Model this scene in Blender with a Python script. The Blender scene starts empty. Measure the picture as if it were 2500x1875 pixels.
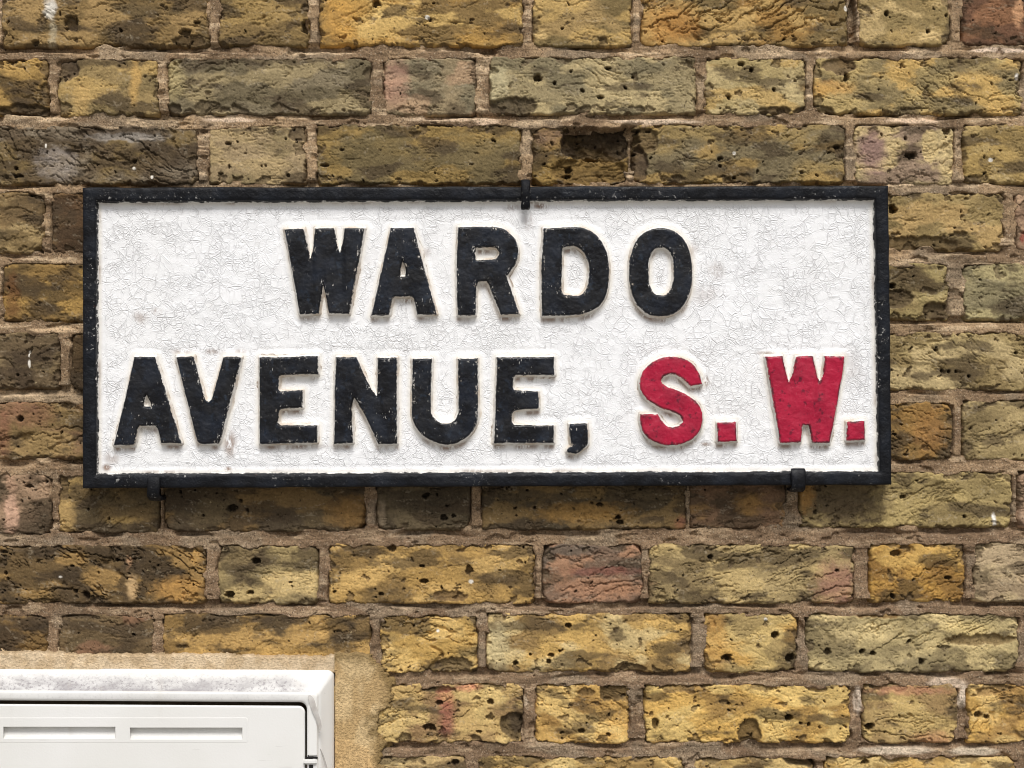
import bpy, bmesh, math
import numpy as np
from mathutils import Vector

# ------------------------------------------------------------------ camera, sky, sun, exposure
scene = bpy.context.scene
COL = scene.collection
MM = 0.4325            # millimetres of wall for one pixel of the 2500 px wide photograph
ZC = 1.60              # height of the picture centre above the pavement
DIST = 1.80            # camera to wall

cam_data = bpy.data.cameras.new('camera')
cam_data.sensor_width = 36.0
cam_data.lens = 36.0 * DIST / (2500 * MM / 1000)
cam_data.clip_start = 0.05
cam_data.clip_end = 500
cam = bpy.data.objects.new('camera', cam_data)
cam.location = (0, -DIST, ZC)
cam.rotation_euler = (math.radians(90), 0, 0)
COL.objects.link(cam)
scene.camera = cam

SUN_ELEV, SUN_AZ = math.radians(54), math.radians(6)     # high in front of the wall, a touch to the right
world = bpy.data.worlds.new('World')
scene.world = world
world.use_nodes = True
wn = world.node_tree.nodes
wl = world.node_tree.links
wn.clear()
sky = wn.new('ShaderNodeTexSky')
sky.sky_type = 'NISHITA'
sky.sun_disc = False
sky.sun_elevation = SUN_ELEV
sky.sun_rotation = math.radians(180) - SUN_AZ
sky.air_density = 1.0
sky.dust_density = 4.0
sky.ozone_density = 1.0
hsv = wn.new('ShaderNodeHueSaturation')
hsv.inputs['Saturation'].default_value = 0.40            # a bright overcast sky is nearly grey
bg = wn.new('ShaderNodeBackground')
bg.inputs['Strength'].default_value = 0.064
wo = wn.new('ShaderNodeOutputWorld')
wl.new(sky.outputs[0], hsv.inputs['Color'])
wl.new(hsv.outputs[0], bg.inputs['Color'])
wl.new(bg.outputs[0], wo.inputs['Surface'])

sun_data = bpy.data.lights.new('sun', 'SUN')
sun_data.energy = 1.5
sun_data.angle = math.radians(23)
sun_data.color = (1.0, 0.985, 0.96)
sun = bpy.data.objects.new('sun', sun_data)
d = Vector((math.sin(SUN_AZ) * math.cos(SUN_ELEV), -math.cos(SUN_AZ) * math.cos(SUN_ELEV), math.sin(SUN_ELEV)))
sun.rotation_euler = d.to_track_quat('Z', 'Y').to_euler()
sun.location = (0.5, -4, 6)
COL.objects.link(sun)

scene.view_settings.view_transform = 'Standard'
scene.view_settings.look = 'None'
scene.view_settings.gamma = 1.0
scene.view_settings.use_curve_mapping = False
scene.view_settings.exposure = 0.75
scene.cycles.filter_width = 1.05          # a sharp lens

# ------------------------------------------------------------------ helpers
G16 = np.array([[math.cos(2 * math.pi * i / 16 + .2), math.sin(2 * math.pi * i / 16 + .2)] for i in range(16)])


def _hash(ix, iy, seed):
    h = (ix.astype(np.int64) * 374761393 + iy.astype(np.int64) * 668265263 + seed * 1442695041) & 0xFFFFFFFF
    h = ((h ^ (h >> 13)) * 1274126177) & 0xFFFFFFFF
    return h ^ (h >> 16)


def perlin(x, y, seed=0):
    x0 = np.floor(x); y0 = np.floor(y)
    fx = x - x0; fy = y - y0
    u = fx * fx * fx * (fx * (fx * 6 - 15) + 10)
    v = fy * fy * fy * (fy * (fy * 6 - 15) + 10)

    def corner(ox, oy):
        g = G16[_hash(x0 + ox, y0 + oy, seed) & 15]
        return g[..., 0] * (fx - ox) + g[..., 1] * (fy - oy)
    a = corner(0, 0) * (1 - u) + corner(1, 0) * u
    b = corner(0, 1) * (1 - u) + corner(1, 1) * u
    return (a * (1 - v) + b * v) * 1.5


def fbm(x, y, seed=0, octv=3, gain=.5):
    t = 0; amp = 1; n = 0; f = 1
    for i in range(octv):
        t = t + amp * perlin(x * f, y * f, seed + i * 17)
        n += amp; amp *= gain; f *= 2.03
    return t / n * 1.35


def sst(a, b, x):
    t = np.clip((x - a) / (b - a), 0, 1)
    return t * t * (3 - 2 * t)


def lin(rgb):
    c = np.asarray(rgb, float) / 255
    return np.where(c <= .04045, c / 12.92, ((c + .055) / 1.055) ** 2.4)


def mix3(a, b, t):
    return a * (1 - t[..., None]) + b * t[..., None]


SIGN_K = 1 - 26.0 / (DIST * 1000)      # things standing 26 mm off the wall look a little larger


def wx(X, k=1.0):
    return (X - 1250 * MM) * k / 1000


def wz(V, k=1.0):
    return ZC + (937.5 * MM - V) * k / 1000


def new_obj(name, mesh, mat, parent=None):
    o = bpy.data.objects.new(name, mesh)
    COL.objects.link(o)
    if mat is not None:
        mesh.materials.append(mat)
    if parent is not None:
        o.parent = parent
    return o


def empty(name, label, cat, loc=(0, 0, 0)):
    o = bpy.data.objects.new(name, None)
    o.empty_display_size = .1
    COL.objects.link(o)
    o.location = loc
    o['label'] = label
    o['category'] = cat
    return o


def raw_mesh(name, co, quads, smooth=True, colors=None, floats=None):
    me = bpy.data.meshes.new(name)
    me.vertices.add(len(co))
    me.vertices.foreach_set('co', np.ascontiguousarray(co, np.float32).ravel())
    nq = len(quads)
    me.loops.add(nq * 4)
    me.loops.foreach_set('vertex_index', np.ascontiguousarray(quads, np.int32).ravel())
    me.polygons.add(nq)
    me.polygons.foreach_set('loop_start', np.arange(0, nq * 4, 4, dtype=np.int32))
    me.polygons.foreach_set('loop_total', np.full(nq, 4, np.int32))
    me.polygons.foreach_set('use_smooth', np.full(nq, smooth, bool))
    if colors is not None:
        at = me.attributes.new('col', 'FLOAT_COLOR', 'POINT')
        c4 = np.ones((len(co), 4), np.float32)
        c4[:, :3] = colors
        at.data.foreach_set('color', c4.ravel())
    for k, v in (floats or {}).items():
        at = me.attributes.new(k, 'FLOAT', 'POINT')
        at.data.foreach_set('value', np.ascontiguousarray(v, np.float32).ravel())
    me.update(calc_edges=True)
    me.validate()
    return me


def field_mesh(name, X, V, H, origin, k=1.0, keep=None, skirt=None, colors=None, floats=None):
    """A relief: X, V in mm on the wall, H mm towards the street."""
    ny, nx = X.shape
    co = np.stack([wx(X, k) - origin[0], -H / 1000 - origin[1], wz(V, k) - origin[2]], -1).reshape(-1, 3)
    idx = np.arange(ny * nx).reshape(ny, nx)
    q = np.stack([idx[:-1, :-1], idx[1:, :-1], idx[1:, 1:], idx[:-1, 1:]], -1)
    if keep is not None:
        q = q[keep]
    q = q.reshape(-1, 4)
    cols = None if colors is None else colors.reshape(-1, 3)
    fl = {a: b.reshape(-1) for a, b in (floats or {}).items()}
    if skirt is not None:
        ring = np.concatenate([idx[0, :-1], idx[:-1, -1], idx[-1, :0:-1], idx[:0:-1, 0]])
        base = len(co)
        rc = co[ring].copy()
        rc[:, 1] = -skirt / 1000 - origin[1]
        co = np.concatenate([co, rc])
        n = len(ring)
        a = np.arange(n); b = (a + 1) % n
        q = np.concatenate([q, np.stack([ring[a], ring[b], base + b, base + a], -1)])
        if cols is not None:
            cols = np.concatenate([cols, cols[ring]])
        fl = {c: np.concatenate([v, v[ring]]) for c, v in fl.items()}
    if keep is not None:
        used = np.unique(q)
        remap = np.full(len(co), -1)
        remap[used] = np.arange(len(used))
        q = remap[q]
        co = co[used]
        if cols is not None:
            cols = cols[used]
        fl = {c: v[used] for c, v in fl.items()}
    return raw_mesh(name, co, q, True, cols, fl)


# ------------------------------------------------------------------ materials
class NT:
    def __init__(self, name):
        self.m = bpy.data.materials.new(name)
        self.m.use_nodes = True
        self.t = self.m.node_tree
        self.t.nodes.clear()
        self.out = self.t.nodes.new('ShaderNodeOutputMaterial')
        self.b = self.t.nodes.new('ShaderNodeBsdfPrincipled')
        self.t.links.new(self.b.outputs[0], self.out.inputs[0])
        self.pos = self.t.nodes.new('ShaderNodeNewGeometry').outputs['Position']

    def l(self, a, b):
        self.t.links.new(a, b)

    def set(self, sock, v):
        if hasattr(v, 'links'):
            self.l(v, sock)
        else:
            sock.default_value = v

    def noise(self, scale, detail=3, vec=None, rough=.5, dist=0):
        n = self.t.nodes.new('ShaderNodeTexNoise')
        n.inputs['Scale'].default_value = scale
        n.inputs['Detail'].default_value = detail
        n.inputs['Roughness'].default_value = rough
        n.inputs['Distortion'].default_value = dist
        self.l(vec or self.pos, n.inputs['Vector'])
        return n.outputs['Fac']

    def noisec(self, scale, detail=2):
        n = self.t.nodes.new('ShaderNodeTexNoise')
        n.inputs['Scale'].default_value = scale
        n.inputs['Detail'].default_value = detail
        self.l(self.pos, n.inputs['Vector'])
        return n.outputs['Color']

    def voro(self, scale, feature='F1', vec=None, out='Distance', rnd=1.0):
        n = self.t.nodes.new('ShaderNodeTexVoronoi')
        n.feature = feature
        n.inputs['Scale'].default_value = scale
        n.inputs['Randomness'].default_value = rnd
        self.l(vec or self.pos, n.inputs['Vector'])
        return n.outputs[out]

    def ramp(self, f, a, b, lo=0., hi=1.):
        n = self.t.nodes.new('ShaderNodeMapRange')
        n.interpolation_type = 'SMOOTHSTEP'
        self.set(n.inputs['Value'], f)
        n.inputs['From Min'].default_value = a
        n.inputs['From Max'].default_value = b
        n.inputs['To Min'].default_value = lo
        n.inputs['To Max'].default_value = hi
        return n.outputs[0]

    def math(self, op, a, b=0., c=0.):
        n = self.t.nodes.new('ShaderNodeMath')
        n.operation = op
        self.set(n.inputs[0], a)
        self.set(n.inputs[1], b)
        self.set(n.inputs[2], c)
        return n.outputs[0]

    def mix(self, f, a, b, mode='MIX'):
        n = self.t.nodes.new('ShaderNodeMix')
        n.data_type = 'RGBA'
        n.blend_type = mode
        self.set(n.inputs[0], f)
        for s, v in ((n.inputs[6], a), (n.inputs[7], b)):
            if hasattr(v, 'links'):
                self.l(v, s)
            else:
                s.default_value = (*v, 1) if len(v) == 3 else v
        return n.outputs[2]

    def attr(self, name, out='Fac'):
        n = self.t.nodes.new('ShaderNodeAttribute')
        n.attribute_name = name
        return n.outputs[out]

    def vmul(self, vec, xyz):
        n = self.t.nodes.new('ShaderNodeVectorMath')
        n.operation = 'MULTIPLY'
        self.l(vec, n.inputs[0])
        n.inputs[1].default_value = xyz
        return n.outputs[0]

    def warp(self, scale, amount, detail=2):
        c = self.noisec(scale, detail)
        n = self.t.nodes.new('ShaderNodeVectorMath')
        n.operation = 'MULTIPLY_ADD'
        self.l(c, n.inputs[0])
        n.inputs[1].default_value = (amount, amount, amount)
        self.l(self.pos, n.inputs[2])
        return n.outputs[0]

    def bump(self, h, dist, strength=1.0, prev=None):
        n = self.t.nodes.new('ShaderNodeBump')
        n.inputs['Distance'].default_value = dist
        n.inputs['Strength'].default_value = strength
        self.l(h, n.inputs['Height'])
        if prev is not None:
            self.l(prev, n.inputs['Normal'])
        return n.outputs[0]

    def done(self, color, rough, normal=None, spec=.3):
        self.set(self.b.inputs['Base Color'], color if hasattr(color, 'links') else (*color, 1))
        self.set(self.b.inputs['Roughness'], rough)
        self.b.inputs['Specular IOR Level'].default_value = spec
        if normal is not None:
            self.l(normal, self.b.inputs['Normal'])
        return self.m


def mat_brick():
    t = NT('stock_brick')
    c = t.attr('col', 'Color')
    v = t.ramp(t.noise(420, 5, rough=.65), .28, .72, .84, 1.16)
    c = t.mix(1.0, c, v, 'MULTIPLY')
    spots = t.ramp(t.noise(400, 2, rough=.4), .68, .73)
    c = t.mix(t.math('MULTIPLY', spots, .75), c, tuple(lin((58, 47, 34))))
    pale = t.ramp(t.noise(260, 3, t.warp(40, .01), .6), .66, .76)
    c = t.mix(t.math('MULTIPLY', pale, .3), c, tuple(lin((214, 194, 150))))
    b1 = t.bump(t.noise(260, 6, rough=.7), .0011, .8)
    b2 = t.bump(t.noise(1100, 3), .0005, .7, b1)
    return t.done(c, .93, b2, .15)


def mat_mortar():
    t = NT('sandy_mortar')
    c = t.attr('col', 'Color')
    g = t.voro(950, 'F1', out='Color')
    sep = t.t.nodes.new('ShaderNodeSeparateColor')
    t.l(g, sep.inputs[0])
    c = t.mix(1.0, c, t.ramp(sep.outputs[0], 0, 1, .76, 1.22), 'MULTIPLY')
    c = t.mix(1.0, c, t.ramp(t.noise(330, 4, rough=.7), .3, .7, .84, 1.14), 'MULTIPLY')
    pale = t.ramp(sep.outputs[1], .95, .97)
    c = t.mix(t.math('MULTIPLY', pale, .35), c, tuple(lin((214, 196, 170))))
    dark = t.ramp(sep.outputs[2], .93, .96)
    c = t.mix(t.math('MULTIPLY', dark, .7), c, tuple(lin((62, 48, 38))))
    b1 = t.bump(t.noise(480, 5, rough=.75), .0011, .8)
    b2 = t.bump(t.voro(950), .0006, .5, b1)
    return t.done(c, .96, b2, .1)


def mat_cement():
    t = NT('smooth_cement')
    c = t.attr('col', 'Color')
    c = t.mix(1.0, c, t.ramp(t.noise(60, 5, rough=.6), .3, .7, .93, 1.06), 'MULTIPLY')
    c = t.mix(1.0, c, t.ramp(t.noise(700, 4, rough=.7), .3, .7, .80, 1.14), 'MULTIPLY')
    st = t.noise(420, 4, t.vmul(t.pos, (.8, 1, 1.25)), .65)
    b1 = t.bump(t.ramp(st, .3, .55), .0013, .75)
    return t.done(c, .94, b1, .12)


def mat_white():
    t = NT('crazed_white_paint')
    w1 = t.warp(45, .013, 3)
    w2 = t.warp(80, .008, 3)
    near = t.attr('near')          # mm to the nearest letter or to the rim
    stain = t.attr('stain')
    wv = t.warp(110, .005, 3)
    d1 = t.voro(74, 'DISTANCE_TO_EDGE', w1)
    d2 = t.voro(150, 'DISTANCE_TO_EDGE', w2)
    d3 = t.voro(290, 'DISTANCE_TO_EDGE', wv)
    m1 = t.ramp(t.noise(17, 4), .36, .56, .35, 1)
    m2 = t.ramp(t.noise(22, 4, t.vmul(t.pos, (1, 1.7, 1.1))), .38, .56, .35, 1)
    far = t.ramp(near, 4, 11)
    l1 = t.math('MULTIPLY', t.ramp(d1, .0, .04, 1, 0), t.math('MULTIPLY_ADD', m1, .65, .35))
    l2 = t.math('MULTIPLY', t.ramp(d2, .0, .085, 1, 0), m2)
    l3 = t.math('MULTIPLY', t.ramp(d3, .0, .12, 1, 0), t.math('MULTIPLY', m1, m2))
    lip1 = t.math('MULTIPLY', t.ramp(d1, .04, .15, 1, 0), t.math('MULTIPLY_ADD', m1, .4, .2))
    lip2 = t.math('MULTIPLY', t.ramp(d2, .08, .26, 1, 0), t.math('MULTIPLY', m2, .5))
    crack = t.math('MAXIMUM', t.math('MAXIMUM', l1, l2), t.math('MULTIPLY', l3, .3))
    brk = t.ramp(t.noise(75, 3, rough=.6), .38, .52, .22, 1)
    crack = t.math('MULTIPLY', crack, brk)
    crack_f = t.math('MULTIPLY', crack, t.math('MULTIPLY_ADD', far, .72, .28))
    lips = t.math('MULTIPLY', t.math('MULTIPLY', t.math('MAXIMUM', lip1, lip2), brk), t.math('MULTIPLY_ADD', far, .85, .15))
    tiltc = t.voro(150, 'F1', w2, 'Color')
    ts = t.t.nodes.new('ShaderNodeSeparateColor')
    t.l(tiltc, ts.inputs[0])
    h = t.math('SUBTRACT', lips, t.math('MULTIPLY', crack_f, 1.1))
    h = t.math('ADD', h, t.math('MULTIPLY', t.math('MULTIPLY', ts.outputs[0], far), .10))
    h = t.math('ADD', h, t.math('MULTIPLY', t.noise(180, 3), .7))
    n1 = t.bump(h, .0010, .68)
    n2 = t.bump(t.noise(30, 3), .004, .4, n1)
    c = t.mix(t.ramp(t.noise(9, 4), .4, .68), (.875, .875, .882), (.86, .857, .857))
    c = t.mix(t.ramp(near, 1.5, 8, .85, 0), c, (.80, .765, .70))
    dirt = t.ramp(t.noise(36, 5, rough=.65), .60, .74)
    c = t.mix(t.math('MULTIPLY', dirt, .12), c, (.56, .49, .42))
    cd = t.math('MULTIPLY', crack_f, t.ramp(t.noise(50, 3), .44, .66, .0, .30))
    c = t.mix(cd, c, (.40, .37, .36))
    sm = t.math('MULTIPLY', stain, t.ramp(t.noise(120, 5, t.vmul(t.pos, (1.6, 1, .7)), .7), .36, .52))
    c = t.mix(t.math('MINIMUM', sm, .85), c, tuple(lin((120, 84, 52))))
    return t.done(c, .55, n2, .35)


def mat_glyph(name, base, alt, blot, chip, under, lump):
    """Raised letter: coloured face, white flanks, paint worn off along the arris."""
    t = NT(name)
    sd = t.attr('sd')
    streak = t.noise(150, 3, t.vmul(t.pos, (1, 1, .25)))
    c = t.mix(t.ramp(t.noise(40, 4), .40, .70), base, alt)
    c = t.mix(t.math('MULTIPLY', t.ramp(t.noise(130, 4, rough=.6), .57, .68), .8), c, blot)
    old = t.math('MULTIPLY', t.ramp(sd, -2.6, -.2), t.ramp(t.noise(90, 5, rough=.7), .46, .58))
    c = t.mix(t.math('MULTIPLY', old, under), c, (.012, .010, .014))          # older black coat showing at the arris
    edge = t.math('ADD', sd, t.math('MULTIPLY_ADD', t.noise(210, 5, rough=.75), 4.4, -2.2))
    white = t.ramp(edge, .45, .7)
    wearm = t.math('MULTIPLY', t.ramp(sd, -4.5, -.4), t.ramp(t.noise(260, 5, t.vmul(t.pos, (1, 1, .6)), .8), .595, .63))
    scr = t.ramp(t.noise(800, 2, t.vmul(t.pos, (1, 1, .2))), .71, .74)
    scr = t.math('MULTIPLY', scr, t.ramp(t.noise(22, 3), .50, .62))
    worn = t.math('MULTIPLY', t.math('MAXIMUM', wearm, scr), chip)
    fine = t.math('MULTIPLY', t.ramp(t.noise(900, 2, t.vmul(t.pos, (1, 1, .12))), .45, .7), t.ramp(t.noise(30, 3), .42, .62))
    c = t.mix(t.math('MULTIPLY', fine, .35), c, alt)
    mask = t.math('MAXIMUM', white, worn)
    wc = t.mix(t.ramp(t.noise(60, 4), .42, .7), (.78, .75, .70), (.60, .52, .43))
    rust = t.ramp(t.noise(30, 4, rough=.65), .68, .76)
    wc = t.mix(t.math('MULTIPLY', rust, .7), wc, tuple(lin((120, 78, 45))))
    foot = t.math('MULTIPLY', t.ramp(sd, 1.6, 3.6), t.ramp(t.noise(80, 5, rough=.7), .47, .60))
    wc = t.mix(t.math('MULTIPLY', foot, .72), wc, tuple(lin((122, 96, 70))))
    c = t.mix(mask, c, wc)
    n1 = t.bump(t.noise(90, 4, rough=.55), .0026, lump)
    n2 = t.bump(t.math('SUBTRACT', streak, mask), .0005, .6, n1)
    rgh = t.mix(mask, t.ramp(t.noise(45, 4), .35, .65, .22, .6), (.65,) * 3)
    return t.done(c, rgh, n2, .32)


def mat_iron():
    t = NT('black_painted_iron')
    sd = t.attr('sd')
    c = t.mix(t.ramp(t.noise(34, 5), .40, .66), (.0045, .0048, .0065), (.010, .012, .017))
    c = t.mix(t.math('MULTIPLY', t.ramp(t.noise(90, 5, rough=.7), .62, .74), .5), c, (.07, .075, .085))
    edge = t.math('ADD', sd, t.math('MULTIPLY_ADD', t.noise(110, 5, rough=.75), 7.0, -3.7))
    white = t.ramp(edge, .1, .5)
    fl = t.math('MULTIPLY', t.ramp(t.noise(240, 5, rough=.8), .60, .635), t.ramp(t.noise(18, 3), .50, .60))
    m = t.math('MAXIMUM', white, t.math('MULTIPLY', fl, t.ramp(sd, -9, -1, .25, .9)))
    c = t.mix(m, c, (.72, .70, .66))
    rust = t.math('MULTIPLY', t.ramp(t.noise(55, 5, rough=.7), .66, .76), t.ramp(sd, -5, -.5))
    c = t.mix(t.math('MULTIPLY', rust, .6), c, tuple(lin((92, 52, 30))))
    n1 = t.bump(t.noise(70, 5, rough=.6), .004, .5)
    n2 = t.bump(t.noise(420, 3), .0010, .5, n1)
    return t.done(c, t.ramp(t.noise(60, 3), .3, .7, .36, .62), n2, .2)


def mat_gpr():
    t = NT('white_moulded_plastic')
    dirt = t.attr('dirt')
    c = t.mix(t.ramp(t.noise(7, 4), .4, .65), (.80, .79, .765), (.76, .75, .715))
    g = t.ramp(t.noise(55, 6, t.vmul(t.pos, (.6, 1, 1.2)), .68), .36, .62)
    sp = t.ramp(t.noise(330, 4, rough=.7), .50, .66)
    m = t.math('MULTIPLY', dirt, t.math('MULTIPLY_ADD', sp, .45, t.math('MULTIPLY_ADD', g, .42, .32)))
    c = t.mix(t.math('MINIMUM', m, .92), c, (.26, .24, .245))
    run = t.ramp(t.noise(40, 3, t.vmul(t.pos, (1.6, 1, .2))), .60, .76)
    c = t.mix(t.math('MULTIPLY', run, .16), c, (.55, .50, .43))
    sc = t.ramp(t.noise(260, 2, t.vmul(t.pos, (.12, 1, 1.4))), .70, .73)
    c = t.mix(t.math('MULTIPLY', sc, t.ramp(t.noise(9, 3), .5, .62, 0, .3)), c, (.50, .48, .45))
    n1 = t.bump(t.noise(14, 2), .003, .15)
    n2 = t.bump(t.noise(500, 3), .0003, .3, n1)
    return t.done(c, .42, n2, .4)


def mat_plain(name, col, rough=.7, scale=60, var=.15, spec=.3, bump=.0006):
    t = NT(name)
    c = t.mix(1.0, (*col, 1), t.ramp(t.noise(scale, 4), .3, .7, 1 - var, 1 + var), 'MULTIPLY')
    return t.done(c, rough, t.bump(t.noise(scale * 4, 4), bump, .6), spec)


def mat_film():
    t = NT('thin_plastic_film')
    c = t.mix(t.ramp(t.noise(60, 3), .35, .65), (.60, .56, .52), (.78, .76, .73))
    t.b.inputs['Alpha'].default_value = .62
    return t.done(c, .3, None, .5)


def mat_far_brick():
    """Brickwork out of reach of the picture, laid to the same courses."""
    t = NT('far_brickwork')
    mp = t.t.nodes.new('ShaderNodeCombineXYZ')
    sp = t.t.nodes.new('ShaderNodeSeparateXYZ')
    t.l(t.pos, sp.inputs[0])
    t.l(sp.outputs[0], mp.inputs[0])
    t.l(sp.outputs[2], mp.inputs[1])
    b = t.t.nodes.new('ShaderNodeTexBrick')
    t.l(mp.outputs[0], b.inputs['Vector'])
    b.inputs['Scale'].default_value = 1
    b.inputs['Brick Width'].default_value = .225
    b.inputs['Row Height'].default_value = .074
    b.inputs['Mortar Size'].default_value = .006
    b.inputs['Color1'].default_value = (*lin((165, 135, 75)), 1)
    b.inputs['Color2'].default_value = (*lin((110, 92, 60)), 1)
    b.inputs['Mortar'].default_value = (*lin((140, 118, 96)), 1)
    c = t.mix(1.0, b.outputs['Color'], t.ramp(t.noise(30, 5, rough=.7), .3, .7, .65, 1.3), 'MULTIPLY')
    return t.done(c, .93, t.bump(t.noise(120, 5), .003, .7), .15)


M_BRICK, M_MORTAR, M_CEMENT, M_WHITE = mat_brick(), mat_mortar(), mat_cement(), mat_white()
M_BLACK = mat_glyph('black_letter_paint', (.0045, .0045, .006), (.010, .013, .021), (.016, .023, .036), .9, 0.0, .5)
M_RED = mat_glyph('red_letter_paint', (.41, .011, .043), (.31, .008, .033), (.085, .008, .02), .14, .75, .7)
M_IRON, M_GPR, M_FILM, M_FAR = mat_iron(), mat_gpr(), mat_film(), mat_far_brick()
M_DARK = mat_plain('dark_hinge_shade', (.012, .011, .011), .6)  # near-black that paints the shade in the hinge openings
M_PAVE = mat_plain('pavement_stone', (.26, .25, .23), .9, 8, .2, .2, .003)

# ------------------------------------------------------------------ the brick wall
# courses: (top, bottom) in photo pixels at the left and at the right end of the picture
ROWS = [(-30, 115, -32, 109), (146, 281, 139, 277), (309, 448, 304, 448), (470, 618, 471, 609), (645, 783, 645, 781),
        (814, 951, 811, 951), (983, 1121, 980, 1122), (1158, 1302, 1151, 1287), (1332, 1473, 1327, 1471), (1503, 1640, 1499, 1640),
        (1674, 1812, 1672, 1816), (1847, 1985, 1849, 1988)]


def row_y(r, x):
    a, b, c, e = ROWS[r]
    f = min(max(x / 2500, -.2), 1.2)
    return a + (c - a) * f, b + (e - b) * f


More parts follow.
